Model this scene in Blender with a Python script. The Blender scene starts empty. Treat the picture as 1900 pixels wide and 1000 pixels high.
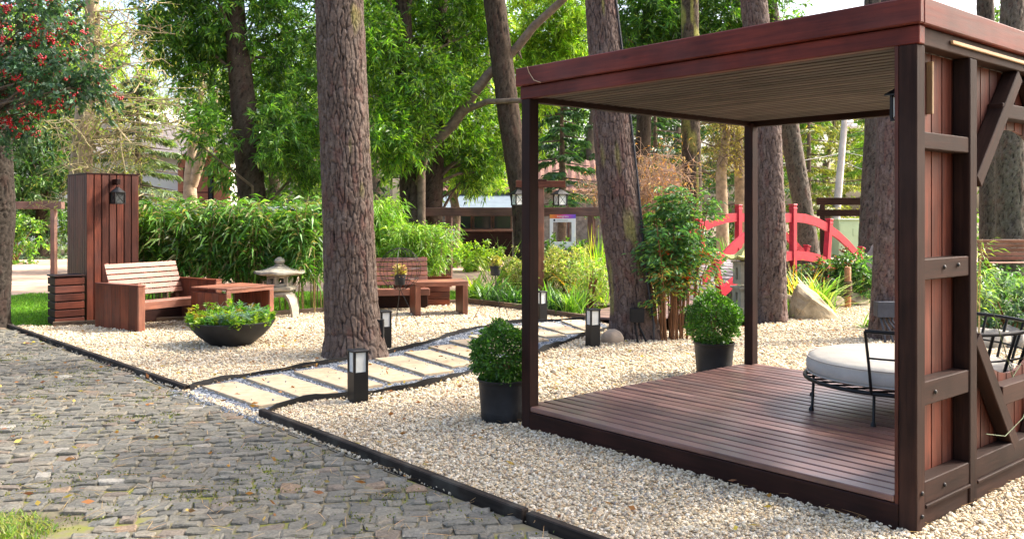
import bpy, bmesh, math, random
import numpy as np
from mathutils import Matrix, Vector, Euler
random.seed(7); RNG = np.random.default_rng(7)
S = bpy.context.scene
COL = S.collection
R = math.radians
# ------------------------------------------------------------------ camera, sky, sun, exposure
F, CX, HY, H = 1664.0, 950.0, 394.0, 1.5          # focal length and horizon of the photograph (1900 px wide), eye height
cd = bpy.data.cameras.new('camera'); cam = bpy.data.objects.new('camera', cd); COL.objects.link(cam)
cam.location = (0, 0, H); cam.rotation_euler = (R(90), 0, 0)
cd.sensor_width = 36; cd.lens = 36 * F / 1900; cd.shift_y = -(500 - HY) / 1900
cd.clip_start = 0.05; cd.clip_end = 1500
S.camera = cam
SUN_EL, SUN_AZ = R(43), math.atan2(0.95, 0.31)
sdir = Vector((math.sin(SUN_AZ) * math.cos(SUN_EL), math.cos(SUN_AZ) * math.cos(SUN_EL), math.sin(SUN_EL)))
wd = bpy.data.worlds.new('World'); S.world = wd; wd.use_nodes = True
nt = wd.node_tree; bg = nt.nodes['Background']
sky = nt.nodes.new('ShaderNodeTexSky'); sky.sky_type = 'NISHITA'; sky.sun_disc = False
sky.sun_elevation = SUN_EL; sky.sun_rotation = SUN_AZ; sky.air_density = 0.9; sky.dust_density = 7.0; sky.ozone_density = 0.8
nt.links.new(sky.outputs[0], bg.inputs[0]); bg.inputs[1].default_value = 0.15
sl = bpy.data.lights.new('sun', 'SUN'); sl.energy = 2.0; sl.angle = R(4); sl.color = (1, 0.96, 0.89)
so = bpy.data.objects.new('sun', sl); COL.objects.link(so); so.rotation_euler = sdir.to_track_quat('Z', 'Y').to_euler()
S.view_settings.view_transform = 'Standard'; S.view_settings.look = 'None'; S.view_settings.gamma = 1
S.view_settings.exposure = 2.2

def G(px, py, z=0.0):                              # pixel on the level z -> ground point
    Y = (H - z) * F / (py - HY); return Vector(((px - CX) / F * Y, Y, z))
def W(px, py, Y):                                  # pixel at distance Y
    return Vector(((px - CX) / F * Y, Y, H - (py - HY) / F * Y))

# ------------------------------------------------------------------ materials
MATS = {}
def newmat(n):
    m = bpy.data.materials.new(n); m.use_nodes = True; MATS[n] = m
    return m, m.node_tree.nodes, m.node_tree.links, m.node_tree.nodes['Principled BSDF']
def ramp(N, cols):
    r = N.new('ShaderNodeValToRGB'); e = r.color_ramp.elements
    while len(e) < len(cols): e.new(0.5)
    for i, (p, c) in enumerate(cols): e[i].position = p; e[i].color = (*c, 1)
    return r
def mixc(N, L, blend, fac, a, b):
    m = N.new('ShaderNodeMix'); m.data_type = 'RGBA'; m.blend_type = blend
    for sock, v in ((m.inputs[0], fac), (m.inputs[6], a), (m.inputs[7], b)):
        if hasattr(v, 'is_output'): L.new(v, sock)
        else: sock.default_value = v if isinstance(v, float) else (*v, 1)
    return m.outputs[2]
def wood(n, dark, light, rough=0.5, rnd=0.35, spec=0.4, weather=None):
    m, N, L, P = newmat(n)
    tc = N.new('ShaderNodeTexCoord'); oi = N.new('ShaderNodeObjectInfo')
    ad = N.new('ShaderNodeVectorMath'); ad.operation = 'MULTIPLY_ADD'
    L.new(oi.outputs['Random'], ad.inputs[0]); ad.inputs[1].default_value = (37, 19, 53); L.new(tc.outputs['Object'], ad.inputs[2])
    mp = N.new('ShaderNodeMapping'); mp.inputs['Scale'].default_value = (1.6, 26, 26); L.new(ad.outputs[0], mp.inputs[0])
    n1 = N.new('ShaderNodeTexNoise'); n1.inputs['Scale'].default_value = 1.6; n1.inputs['Detail'].default_value = 7; n1.inputs['Roughness'].default_value = 0.65
    L.new(mp.outputs[0], n1.inputs[0])
    r = ramp(N, [(0.28, dark), (0.72, light)]); L.new(n1.outputs[0], r.inputs[0])
    n2 = N.new('ShaderNodeTexNoise'); n2.inputs['Scale'].default_value = 3.0; n2.inputs['Detail'].default_value = 4; L.new(ad.outputs[0], n2.inputs[0])
    r2 = ramp(N, [(0.35, (0.62, 0.62, 0.62)), (0.65, (1.15, 1.12, 1.1))]); L.new(n2.outputs[0], r2.inputs[0])
    c = mixc(N, L, 'MULTIPLY', 1.0, r.outputs[0], r2.outputs[0])
    mr = N.new('ShaderNodeMapRange'); L.new(oi.outputs['Random'], mr.inputs[0]); mr.inputs[3].default_value = 1 - rnd; mr.inputs[4].default_value = 1 + rnd * 0.7
    c = mixc(N, L, 'MULTIPLY', 1.0, c, mr.outputs[0])
    mk = N.new('ShaderNodeMapping'); mk.inputs['Scale'].default_value = (2.2, 7, 7); L.new(ad.outputs[0], mk.inputs[0])
    vk = N.new('ShaderNodeTexVoronoi'); vk.inputs['Scale'].default_value = 1.0; vk.inputs['Randomness'].default_value = 1.0; L.new(mk.outputs[0], vk.inputs[0])
    rk = ramp(N, [(0.03, (0.3, 0.28, 0.27)), (0.13, (1, 1, 1))]); L.new(vk.outputs['Distance'], rk.inputs[0]); c = mixc(N, L, 'MULTIPLY', 0.75, c, rk.outputs[0])
    n4 = N.new('ShaderNodeTexNoise'); n4.inputs['Scale'].default_value = 1.3; n4.inputs['Detail'].default_value = 5; L.new(ad.outputs[0], n4.inputs[0])
    r4 = ramp(N, [(0.48, (0, 0, 0)), (0.75, (0.4, 0.4, 0.4))]); L.new(n4.outputs[0], r4.inputs[0]); c = mixc(N, L, 'MIX', r4.outputs[0], c, tuple(0.5 * x + 0.5 * y for x, y in zip(light, (sum(light) / 3 * 1.15,) * 3)))
    if weather:
        n3 = N.new('ShaderNodeTexNoise'); n3.inputs['Scale'].default_value = 6.0; n3.inputs['Detail'].default_value = 6; L.new(ad.outputs[0], n3.inputs[0])
        r3 = ramp(N, [(0.5, (0, 0, 0)), (0.72, (1, 1, 1))]); L.new(n3.outputs[0], r3.inputs[0])
        c = mixc(N, L, 'MIX', r3.outputs[0], c, weather)
    L.new(c, P.inputs['Base Color'])
    rr = N.new('ShaderNodeMapRange'); L.new(n1.outputs[0], rr.inputs[0]); rr.inputs[3].default_value = rough - 0.1; rr.inputs[4].default_value = rough + 0.15
    L.new(rr.outputs[0], P.inputs['Roughness']); P.inputs['Specular IOR Level'].default_value = spec
    b = N.new('ShaderNodeBump'); b.inputs['Strength'].default_value = 0.35; b.inputs['Distance'].default_value = 0.004
    L.new(n1.outputs[0], b.inputs['Height']); L.new(b.outputs[0], P.inputs['Normal'])
    return m
wood('wood_red', (0.065, 0.014, 0.006), (0.20, 0.052, 0.021), 0.45, 0.3, 0.3)
wood('wood_fascia', (0.065, 0.009, 0.006), (0.165, 0.029, 0.017), 0.5, 0.12, 0.18)
wood('wood_plank', (0.042, 0.0095, 0.005), (0.145, 0.038, 0.02), 0.5, 0.4, 0.25)
wood('wood_frame', (0.013, 0.006, 0.004), (0.042, 0.0195, 0.0135), 0.65, 0.25, 0.12)
wood('wood_postdark', (0.011, 0.0038, 0.0026), (0.032, 0.0105, 0.0072), 0.55, 0.15, 0.15)
wood('wood_deck', (0.10, 0.046, 0.036), (0.215, 0.118, 0.097), 0.30, 0.25, 0.6)
wood('wood_ceiling', (0.04, 0.029, 0.025), (0.105, 0.077, 0.066), 0.6, 0.5, 0.2)
wood('wood_bench_lit', (0.14, 0.047, 0.026), (0.31, 0.125, 0.075), 0.4, 0.2, 0.4)  # paler pinkish copy of the red wood, sunlight painted into the colour
wood('wood_kerb', (0.012, 0.009, 0.007), (0.045, 0.033, 0.024), 0.8, 0.2, 0.2, (0.055, 0.05, 0.04))
wood('wood_edge', (0.06, 0.04, 0.025), (0.16, 0.11, 0.07), 0.8, 0.2, 0.2)
wood('wood_rail', (0.10, 0.045, 0.03), (0.25, 0.13, 0.09), 0.6, 0.2)
wood('wood_walk', (0.10, 0.055, 0.045), (0.24, 0.15, 0.12), 0.6, 0.3)
wood('wood_bridgedeck', (0.22, 0.19, 0.19), (0.42, 0.38, 0.38), 0.6, 0.2)
wood('bamboo_cane', (0.22, 0.15, 0.05), (0.45, 0.34, 0.13), 0.45, 0.3)
wood('post_orange', (0.28, 0.10, 0.03), (0.5, 0.22, 0.08), 0.5, 0.1)
wood('wood_tan', (0.35, 0.2, 0.09), (0.55, 0.36, 0.18), 0.6, 0.1)

def plain(n, c, rough=0.5, metal=0.0, spec=0.5, noise=0.0, scale=8.0, bump=0.0, coat=0.0):
    m, N, L, P = newmat(n); P.inputs['Base Color'].default_value = (*c, 1); P.inputs['Roughness'].default_value = rough
    P.inputs['Metallic'].default_value = metal; P.inputs['Specular IOR Level'].default_value = spec
    if noise or bump:
        tc = N.new('ShaderNodeTexCoord'); t = N.new('ShaderNodeTexNoise'); t.inputs['Scale'].default_value = scale; t.inputs['Detail'].default_value = 8; t.inputs['Roughness'].default_value = 0.62
        L.new(tc.outputs['Object'], t.inputs[0])
        r = ramp(N, [(0.3, tuple(x * (1 - noise) for x in c)), (0.7, tuple(min(1, x * (1 + noise)) for x in c))]); L.new(t.outputs[0], r.inputs[0]); L.new(r.outputs[0], P.inputs['Base Color'])
        if bump:
            b = N.new('ShaderNodeBump'); b.inputs['Strength'].default_value = bump; b.inputs['Distance'].default_value = 0.02; L.new(t.outputs[0], b.inputs['Height']); L.new(b.outputs[0], P.inputs['Normal'])
    return m
plain('black_metal', (0.005, 0.005, 0.0055), 0.45, 0.0, 0.3, 0.3, 30)
plain('black_plastic', (0.007, 0.007, 0.0075), 0.6, 0, 0.25, 0.4, 12, 0.1)
plain('pot_plastic', (0.010, 0.011, 0.013), 0.55, 0, 0.35, 0.85, 5, 0.1)
plain('box_blue', (0.03, 0.035, 0.05), 0.55, 0, 0.4, 0.3, 10)
plain('frosted_glass', (0.55, 0.57, 0.54), 0.35, 0, 0.5, 0.12, 10)
plain('lantern_glass', (0.62, 0.64, 0.60), 0.25, 0, 0.5, 0.15, 12)
plain('lantern_dark', (0.05, 0.055, 0.055), 0.15, 0, 0.5)
plain('lantern_white', (0.7, 0.7, 0.66), 0.4)
plain('cushion', (0.44, 0.415, 0.37), 0.9, 0, 0.2, 0.1, 6, 0.5)
plain('piping', (0.42, 0.39, 0.35), 0.9)
plain('stone_lantern', (0.28, 0.255, 0.2), 0.9, 0, 0.2, 0.35, 9, 0.3)
plain('stone_pagoda', (0.34, 0.32, 0.25), 0.9, 0, 0.2, 0.2, 9, 0.2)
plain('pagoda_roof', (0.42, 0.42, 0.16), 0.9, 0, 0.2, 0.35, 12, 0.2)
plain('rock', (0.30, 0.25, 0.165), 0.9, 0, 0.2, 0.45, 5, 0.5)
plain('rock_grey', (0.30, 0.28, 0.24), 0.9, 0, 0.2, 0.4, 6, 0.4)
plain('rock_smooth', (0.30, 0.24, 0.18), 0.7, 0, 0.3, 0.15, 8, 0.1)
plain('slab', (0.375, 0.295, 0.195), 0.85, 0, 0.3, 0.24, 11, 0.25)
plain('red_paint', (0.42, 0.018, 0.034), 0.45, 0, 0.4, 0.3, 9, 0.12)
plain('soil', (0.035, 0.025, 0.018), 0.95, 0, 0.1, 0.5, 20, 0.4)
plain('rope', (0.10, 0.065, 0.04), 0.9, 0, 0.2, 0.3, 40, 0.3)
plain('white_paint', (0.78, 0.78, 0.76), 0.5, 0, 0.5, 0.05, 4)
plain('red_sign', (0.6, 0.03, 0.03), 0.5)
plain('ink', (0.03, 0.03, 0.035), 0.6)
plain('brick_wall', (0.42, 0.15, 0.09), 0.9, 0, 0.2, 0.25, 5, 0.2)
plain('cream_wall', (0.55, 0.46, 0.33), 0.9, 0, 0.2, 0.15, 3)
plain('white_wall', (0.75, 0.72, 0.66), 0.9, 0, 0.2, 0.08, 2)
plain('stone_wall', (0.26, 0.23, 0.2), 0.95, 0, 0.2, 0.5, 6, 0.6)
plain('metal_roof', (0.15, 0.19, 0.22), 0.45, 0.2, 0.5, 0.2, 3)
plain('roof_tile', (0.16, 0.085, 0.065), 0.85, 0, 0.2, 0.4, 6)
plain('slate_roof', (0.15, 0.13, 0.13), 0.8, 0, 0.3, 0.3, 6)
plain('concrete', (0.52, 0.48, 0.44), 0.85, 0, 0.3, 0.2, 3)
plain('cabinet_green', (0.30, 0.42, 0.26), 0.5, 0, 0.4, 0.08, 3)
plain('bark_pale', (0.31, 0.235, 0.155), 0.85, 0, 0.2, 0.45, 6, 0.4)
plain('bark_grey', (0.15, 0.11, 0.08), 0.9, 0, 0.2, 0.4, 10, 0.5)
plain('twig_pale', (0.36, 0.29, 0.165), 0.9, 0, 0.2, 0.3, 4)
plain('twig_orange', (0.42, 0.28, 0.19), 0.9, 0, 0.2, 0.3, 4)
plain('stem', (0.16, 0.075, 0.035), 0.8, 0, 0.2, 0.3, 10)
plain('cable', (0.015, 0.015, 0.02), 0.6)
plain('berry', (0.42, 0.012, 0.018), 0.3)
plain('pond_water', (0.012, 0.02, 0.016), 0.05, 0, 0.6)
m, N, L, P = newmat('pane'); P.inputs['Base Color'].default_value = (0.03, 0.04, 0.045, 1); P.inputs['Roughness'].default_value = 0.08; P.inputs['Specular IOR Level'].default_value = 0.7

def attr_mat(n, rough=0.5, trans=0.0, spec=0.4, bump=0.0, bscale=60.0, noise=0.0):
    m, N, L, P = newmat(n); a = N.new('ShaderNodeAttribute'); a.attribute_name = 'Col'
    c = a.outputs['Color']
    P.inputs['Roughness'].default_value = rough; P.inputs['Specular IOR Level'].default_value = spec
    if bump or noise:
        tc = N.new('ShaderNodeTexCoord'); t = N.new('ShaderNodeTexNoise'); t.inputs['Scale'].default_value = bscale; t.inputs['Detail'].default_value = 6; t.inputs['Roughness'].default_value = 0.65
        L.new(tc.outputs['Object'], t.inputs[0])
        if noise:
            r = ramp(N, [(0.3, (1 - noise,) * 3), (0.7, (1 + noise,) * 3)]); L.new(t.outputs[0], r.inputs[0]); c = mixc(N, L, 'MULTIPLY', 1.0, c, r.outputs[0])
        if bump:
            b = N.new('ShaderNodeBump'); b.inputs['Strength'].default_value = bump; b.inputs['Distance'].default_value = 0.006; L.new(t.outputs[0], b.inputs['Height']); L.new(b.outputs[0], P.inputs['Normal'])
    L.new(c, P.inputs['Base Color'])
    if trans:
        tr = N.new('ShaderNodeBsdfTranslucent'); mx = N.new('ShaderNodeMixShader'); mx.inputs[0].default_value = trans
        cc = mixc(N, L, 'MULTIPLY', 1.0, c, (1.5, 1.6, 0.6)); L.new(cc, tr.inputs[0])
        L.new(P.outputs[0], mx.inputs[1]); L.new(tr.outputs[0], mx.inputs[2]); L.new(mx.outputs[0], N['Material Output'].inputs[0])
    return m
attr_mat('leaf', 0.42, 0.40, 0.45)
attr_mat('bark', 0.9, 0, 0.2, 0.7, 45.0, 0.35)
attr_mat('sett', 0.72, 0, 0.35, 0.9, 55.0, 0.45)

def ground_mat(n, cols, scale, rough=0.95, bump=0.4, scale2=None):
    m, N, L, P = newmat(n); tc = N.new('ShaderNodeTexCoord')
    t = N.new('ShaderNodeTexNoise'); t.inputs['Scale'].default_value = scale; t.inputs['Detail'].default_value = 10; t.inputs['Roughness'].default_value = 0.7
    L.new(tc.outputs['Object'], t.inputs[0]); r = ramp(N, cols); L.new(t.outputs[0], r.inputs[0]); c = r.outputs[0]
    if scale2:
        t2 = N.new('ShaderNodeTexNoise'); t2.inputs['Scale'].default_value = scale2; t2.inputs['Detail'].default_value = 4; L.new(tc.outputs['Object'], t2.inputs[0])
        r2 = ramp(N, [(0.35, (0.7, 0.7, 0.7)), (0.65, (1.2, 1.2, 1.2))]); L.new(t2.outputs[0], r2.inputs[0]); c = mixc(N, L, 'MULTIPLY', 1.0, c, r2.outputs[0])
    L.new(c, P.inputs['Base Color']); P.inputs['Roughness'].default_value = rough; P.inputs['Specular IOR Level'].default_value = 0.2
    b = N.new('ShaderNodeBump'); b.inputs['Strength'].default_value = bump; b.inputs['Distance'].default_value = 0.02; L.new(t.outputs[0], b.inputs['Height']); L.new(b.outputs[0], P.inputs['Normal'])
ground_mat('ground', [(0.3, (0.06, 0.045, 0.03)), (0.5, (0.14, 0.10, 0.06)), (0.7, (0.09, 0.12, 0.035))], 1.5, scale2=0.3)
ground_mat('dirt', [(0.3, (0.28, 0.19, 0.13)), (0.7, (0.48, 0.35, 0.25))], 2.0, scale2=0.5)
ground_mat('joint', [(0.38, (0.10, 0.085, 0.06)), (0.52, (0.16, 0.14, 0.085)), (0.60, (0.15, 0.16, 0.03))], 2.6, bump=0.8)
ground_mat('lawn', [(0.3, (0.05, 0.11, 0.015)), (0.7, (0.13, 0.24, 0.03))], 8.0, scale2=0.8)
ground_mat('bed', [(0.3, (0.03, 0.025, 0.018)), (0.7, (0.09, 0.07, 0.045))], 6.0)
def pebble_base(n, cols, scale):
    m, N, L, P = newmat(n); tc = N.new('ShaderNodeTexCoord'); v = N.new('ShaderNodeTexVoronoi'); v.inputs['Scale'].default_value = scale
    L.new(tc.outputs['Object'], v.inputs[0]); sp = N.new('ShaderNodeSeparateColor'); L.new(v.outputs['Color'], sp.inputs[0])
    r = ramp(N, cols); L.new(sp.outputs[0], r.inputs[0]); L.new(r.outputs[0], P.inputs['Base Color']); P.inputs['Roughness'].default_value = 0.85
    b = N.new('ShaderNodeBump'); b.inputs['Strength'].default_value = 0.9; b.inputs['Distance'].default_value = 0.01; b.invert = True
    L.new(v.outputs['Distance'], b.inputs['Height']); L.new(b.outputs[0], P.inputs['Normal'])
def pebble_inst(n, cols):
    m, N, L, P = newmat(n); oi = N.new('ShaderNodeObjectInfo'); r = ramp(N, cols); r.color_ramp.interpolation = 'LINEAR'
    L.new(oi.outputs['Random'], r.inputs[0]); tc = N.new('ShaderNodeTexCoord'); t = N.new('ShaderNodeTexNoise'); t.inputs['Scale'].default_value = 2.0; L.new(tc.outputs['Object'], t.inputs[0])
    r2 = ramp(N, [(0.35, (0.8, 0.8, 0.8)), (0.65, (1.12, 1.1, 1.06))]); L.new(t.outputs[0], r2.inputs[0])
    L.new(mixc(N, L, 'MULTIPLY', 1.0, r.outputs[0], r2.outputs[0]), P.inputs['Base Color']); P.inputs['Roughness'].default_value = 0.75; P.inputs['Specular IOR Level'].default_value = 0.3
GC = [(0.0, (0.60, 0.52, 0.38)), (0.3, (0.50, 0.41, 0.27)), (0.5, (0.68, 0.61, 0.48)), (0.68, (0.42, 0.30, 0.17)), (0.8, (0.27, 0.25, 0.22)), (0.9, (0.56, 0.42, 0.24)), (1.0, (0.74, 0.69, 0.58))]
BC = [(0.0, (0.07, 0.085, 0.11)), (0.4, (0.13, 0.155, 0.19)), (0.75, (0.22, 0.245, 0.28)), (1.0, (0.42, 0.43, 0.44))]
pebble_base('gravel_base', GC, 55); pebble_inst('gravel_pebble', GC)
pebble_base('blue_base', BC, 80); pebble_inst('blue_pebble', BC)

# ------------------------------------------------------------------ builders
def link(o, parent=None):
    COL.objects.link(o)
    if parent is not None: o.parent = parent
    return o
def tag(o, label=None, cat=None, group=None, kind=None):
    if label: o['label'] = label
    if cat: o['category'] = cat
    if group: o['group'] = group
    if kind: o['kind'] = kind
    return o
def thing(name, label, cat, loc=(0, 0, 0), rot=0.0, group=None):
    o = bpy.data.objects.new(name, None); o.location = loc; o.rotation_euler = (0, 0, rot); o.empty_display_size = 0.1
    return tag(link(o), label, cat, group)
_bx = {}
def boxmesh(l, w, t, mat, bev=0.004):
    k = (round(l, 3), round(w, 3), round(t, 3), mat, bev)
    if k not in _bx:
        bm = bmesh.new(); bmesh.ops.create_cube(bm, size=1); bmesh.ops.scale(bm, vec=(l, w, t), verts=bm.verts)
        if bev: bmesh.ops.bevel(bm, geom=bm.edges[:], offset=min(bev, t * 0.3, w * 0.3), segments=1, affect='EDGES')
        me = bpy.data.meshes.new(mat + '_board'); bm.to_mesh(me); bm.free(); me.materials.append(MATS[mat]); _bx[k] = me
    return _bx[k]
def board(parent, name, lo, hi, mat, bev=0.004):
    """box given by two corners in the parent's own frame; its grain runs along the longest side"""
    lo, hi = Vector(lo), Vector(hi); d = hi - lo; c = (lo + hi) / 2
    ax = max(range(3), key=lambda i: d[i])
    if ax == 0: me, M = boxmesh(d.x, d.y, d.z, mat, bev), Matrix.Identity(4)
    elif ax == 1: me, M = boxmesh(d.y, d.x, d.z, mat, bev), Matrix.Rotation(R(90), 4, 'Z')
    else: me, M = boxmesh(d.z, d.y, d.x, mat, bev), Matrix.Rotation(R(-90), 4, 'Y')
    o = bpy.data.objects.new(name, me); link(o, parent); o.matrix_basis = Matrix.Translation(c) @ M; return o
def beam(parent, name, p0, p1, w, t, mat, up=(0, 0, 1), bev=0.004):
    """box from p0 to p1: width w sideways, thickness t along up"""
    p0, p1 = Vector(p0), Vector(p1); x = (p1 - p0); l = x.length; x.normalize(); up = Vector(up)
    y = up.cross(x); y.normalize(); z = x.cross(y)
    M = Matrix((x, y, z)).transposed().to_4x4(); M.translation = (p0 + p1) / 2
    o = bpy.data.objects.new(name, boxmesh(l, w, t, mat, bev)); link(o, parent); o.matrix_basis = M; return o
class MB:
    def __init__(s): s.v = []; s.f = []
    def add(s, vs, fs):
        b = len(s.v); s.v += [tuple(x) for x in vs]; s.f += [tuple(b + i for i in f) for f in fs]; return s
    def box(s, lo, hi):
        x0, y0, z0 = lo; x1, y1, z1 = hi
        return s.add([(x0, y0, z0), (x1, y0, z0), (x1, y1, z0), (x0, y1, z0), (x0, y0, z1), (x1, y0, z1), (x1, y1, z1), (x0, y1, z1)],
                     [(0, 3, 2, 1), (4, 5, 6, 7), (0, 1, 5, 4), (1, 2, 6, 5), (2, 3, 7, 6), (3, 0, 4, 7)])
    def prism(s, poly, z0, z1):
        n = len(poly); return s.add([(p[0], p[1], z0) for p in poly] + [(p[0], p[1], z1) for p in poly],
                                    [tuple(range(n))[::-1], tuple(range(n, 2 * n))] + [(i, (i + 1) % n, n + (i + 1) % n, n + i) for i in range(n)])
    def tube(s, pts, rad, n=8, cap=True):
        pts = [Vector(p) for p in pts]; k = len(pts)
        if not hasattr(rad, '__len__'): rad = [rad] * k
        vs = []; ref = None
        for i, p in enumerate(pts):
            d = (pts[min(i + 1, k - 1)] - pts[max(i - 1, 0)]).normalized()
            if ref is None: ref = Vector((0, 0, 1)) if abs(d.z) < 0.9 else Vector((1, 0, 0))
            a = d.cross(ref).normalized(); b = d.cross(a); ref = a.cross(d) if True else ref
            for j in range(n):
                t = 2 * math.pi * j / n; vs.append(p + (a * math.cos(t) + b * math.sin(t)) * rad[i])
        fs = [(i * n + j, i * n + (j + 1) % n, (i + 1) * n + (j + 1) % n, (i + 1) * n + j) for i in range(k - 1) for j in range(n)]
        if cap: fs += [tuple(range(n))[::-1], tuple((k - 1) * n + j for j in range(n))]
        return s.add(vs, fs)
    def lathe(s, prof, n=24, c=(0, 0, 0), rot=0.0, sx=1, sy=1):
        k = len(prof); vs = []
        for r, z in prof:
            for j in range(n):
                t = 2 * math.pi * j / n + rot; vs.append((c[0] + r * sx * math.cos(t), c[1] + r * sy * math.sin(t), c[2] + z))
        fs = [(i * n + j, i * n + (j + 1) % n, (i + 1) * n + (j + 1) % n, (i + 1) * n + j) for i in range(k - 1) for j in range(n)]
        fs += [tuple(range(n))[::-1], tuple((k - 1) * n + j for j in range(n))]
        return s.add(vs, fs)
    def build(s, name, mat, parent=None, smooth=False, origin=None):
        vs = s.v
        if origin is not None: vs = [tuple(a - b for a, b in zip(v, origin)) for v in vs]
        me = bpy.data.meshes.new(name); me.from_pydata(vs, [], s.f); me.materials.append(MATS[mat]); me.validate(); me.update()
        bm = bmesh.new(); bm.from_mesh(me); bmesh.ops.recalc_face_normals(bm, faces=bm.faces); bm.to_mesh(me); bm.free()
        if smooth:
            me.polygons.foreach_set('use_smooth', np.ones(len(me.polygons), bool))
            try: me.set_sharp_from_angle(angle=R(50))
            except Exception: pass
        o = bpy.data.objects.new(name, me); link(o, parent)
        if origin is not None: o.location = origin
        return o
def np_mesh(name, verts, faces, cols, mat, parent=None, smooth=False, loc=None):
    """verts (n,3), faces (m,k), cols (n,3)"""
    verts = np.asarray(verts, np.float32); faces = np.asarray(faces, np.int32); k = faces.shape[1]
    if loc is not None: verts = verts - np.asarray(loc, np.float32)
    me = bpy.data.meshes.new(name); me.vertices.add(len(verts)); me.vertices.foreach_set('co', verts.ravel())
    me.loops.add(faces.size); me.loops.foreach_set('vertex_index', faces.ravel())
    me.polygons.add(len(faces)); me.polygons.foreach_set('loop_start', np.arange(0, faces.size, k, dtype=np.int32))
    if cols is not None:
        a = me.color_attributes.new('Col', 'FLOAT_COLOR', 'POINT'); c4 = np.ones((len(verts), 4), np.float32); c4[:, :3] = cols; a.data.foreach_set('color', c4.ravel())
    me.polygons.foreach_set('use_smooth', np.full(len(faces), smooth)); me.materials.append(MATS[mat]); me.update(); me.validate()
    o = bpy.data.objects.new(name, me); link(o, parent)
    if loc is not None: o.location = loc
    return o
def unit(a): return a / np.maximum(np.linalg.norm(a, axis=1, keepdims=True), 1e-9)
def leaf_geo(P, D, L, Wd, C, droop=0.15):
    """flat four-cornered leaves from base points P along D"""
    n = len(P); D = unit(D); Rn = unit(RNG.normal(size=(n, 3)) + np.array([0, 0, 0.6])); Sd = unit(np.cross(D, Rn)); L = np.broadcast_to(L, (n,))[:, None]; Wd = np.broadcast_to(Wd, (n,))[:, None]
    tip = P + D * L; tip[:, 2] -= (L * droop)[:, 0]; mid = P + D * L * 0.45
    V = np.stack([P, mid + Sd * Wd / 2, tip, mid - Sd * Wd / 2], 1).reshape(-1, 3)
    return V, np.arange(4 * n).reshape(n, 4), np.repeat(C, 4, 0)
def leaves(name, P, D, L, Wd, C, parent=None, droop=0.15, mat='leaf', loc=None):
    V, Fc, Cc = leaf_geo(np.asarray(P, float), np.asarray(D, float), L, Wd, C, droop); return np_mesh(name, V, Fc, Cc, mat, parent, False, loc)
def straps(name, P, D, L, Wd, C, parent=None, droop=0.5, seg=5, loc=None):
    """long bending blades"""
    P = np.asarray(P, float); n = len(P); D = unit(np.asarray(D, float)); L = np.broadcast_to(L, (n,)); Wd = np.broadcast_to(Wd, (n,)); dr = np.broadcast_to(droop, (n,))
    hd = D.copy(); hd[:, 2] = 0; hd = unit(hd + 1e-6); Sd = unit(np.stack([-hd[:, 1], hd[:, 0], np.zeros(n)], 1) + RNG.normal(size=(n, 3)) * 0.15)
    rows = []
    for k in range(seg + 1):
        t = k / seg; p = P + D * (L * t)[:, None] + hd * (L * dr * t * t * 0.45)[:, None]; p[:, 2] -= L * dr * t * t * 0.75
        w = (Wd * (1 - t ** 2.2) * min(1, 0.55 + t))[:, None] / 2 + 0.0006
        rows += [p - Sd * w, p + Sd * w]
    V = np.stack(rows, 1).reshape(-1, 3); m = 2 * (seg + 1); q = []
    for k in range(seg): q.append([2 * k, 2 * k + 1, 2 * k + 3, 2 * k + 2])
    Fc = (np.array(q)[None] + (np.arange(n) * m)[:, None, None]).reshape(-1, 4)
    return np_mesh(name, V, Fc, np.repeat(C, m, 0), 'leaf', parent, True, loc)
def cols(n, palette, jit=0.22, w=None):
    pal = np.array(palette, float); i = RNG.choice(len(pal), n, p=w); c = pal[i] * (1 + RNG.normal(size=(n, 1)) * jit); return np.clip(c * (1 + RNG.normal(size=(n, 3)) * 0.06), 0.002, 1)
def sphere_pts(n): return unit(RNG.normal(size=(n, 3)))
def clumps(ells, per, spread, seed=None):
    """ells: list of (centre, radii, count of clumps). Returns leaf bases, outward dirs, clump id, clump centres"""
    Ps, Ds, Cs, ids = [], [], [], []; k = 0
    for c, rad, n in ells:
        d = sphere_pts(n); rr = RNG.uniform(0.25, 1.0, n) ** 0.5; cc = np.array(c) + d * rr[:, None] * np.array(rad)
        for q in cc:
            ax = unit(q[None] - np.array(c)[None] + RNG.normal(size=(4, 3)) * np.mean(rad) * 0.9); ax[:, 2] += RNG.uniform(-0.35, 0.25, 4); tw = RNG.integers(0, 4, per); so = RNG.normal(size=(4, 3)) * spread * 0.55
            tt = RNG.uniform(0.1, 1, per)[:, None]; base = q + so[tw] + ax[tw] * tt * spread * RNG.uniform(1.2, 1.9) + RNG.normal(size=(per, 3)) * spread * 0.10
            Ps.append(base); Ds.append(unit(ax[tw] * 0.55 + RNG.normal(size=(per, 3)) * 0.62)); ids.append(np.full(per, k)); k += 1
        Cs.append(cc)
    return np.concatenate(Ps), np.concatenate(Ds), np.concatenate(ids), np.concatenate(Cs)
def foliage(name, ells, per, spread, L, Wd, palette, parent, droop=0.3, loc=None, w=None, hang=0.0, clump_jit=0.25):
    P, D, ids, Cc = clumps(ells, per, spread); n = len(P); C = cols(n, palette, 0.2, w)
    C *= np.clip(1 + RNG.normal(size=len(Cc)) * clump_jit, 0.45, 1.7)[ids][:, None]
    D[:, 2] -= hang
    leaves(name, P, D, RNG.uniform(0.7, 1.25, n) * L, RNG.uniform(0.75, 1.25, n) * Wd, C, parent, droop, loc=loc); return Cc
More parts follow.
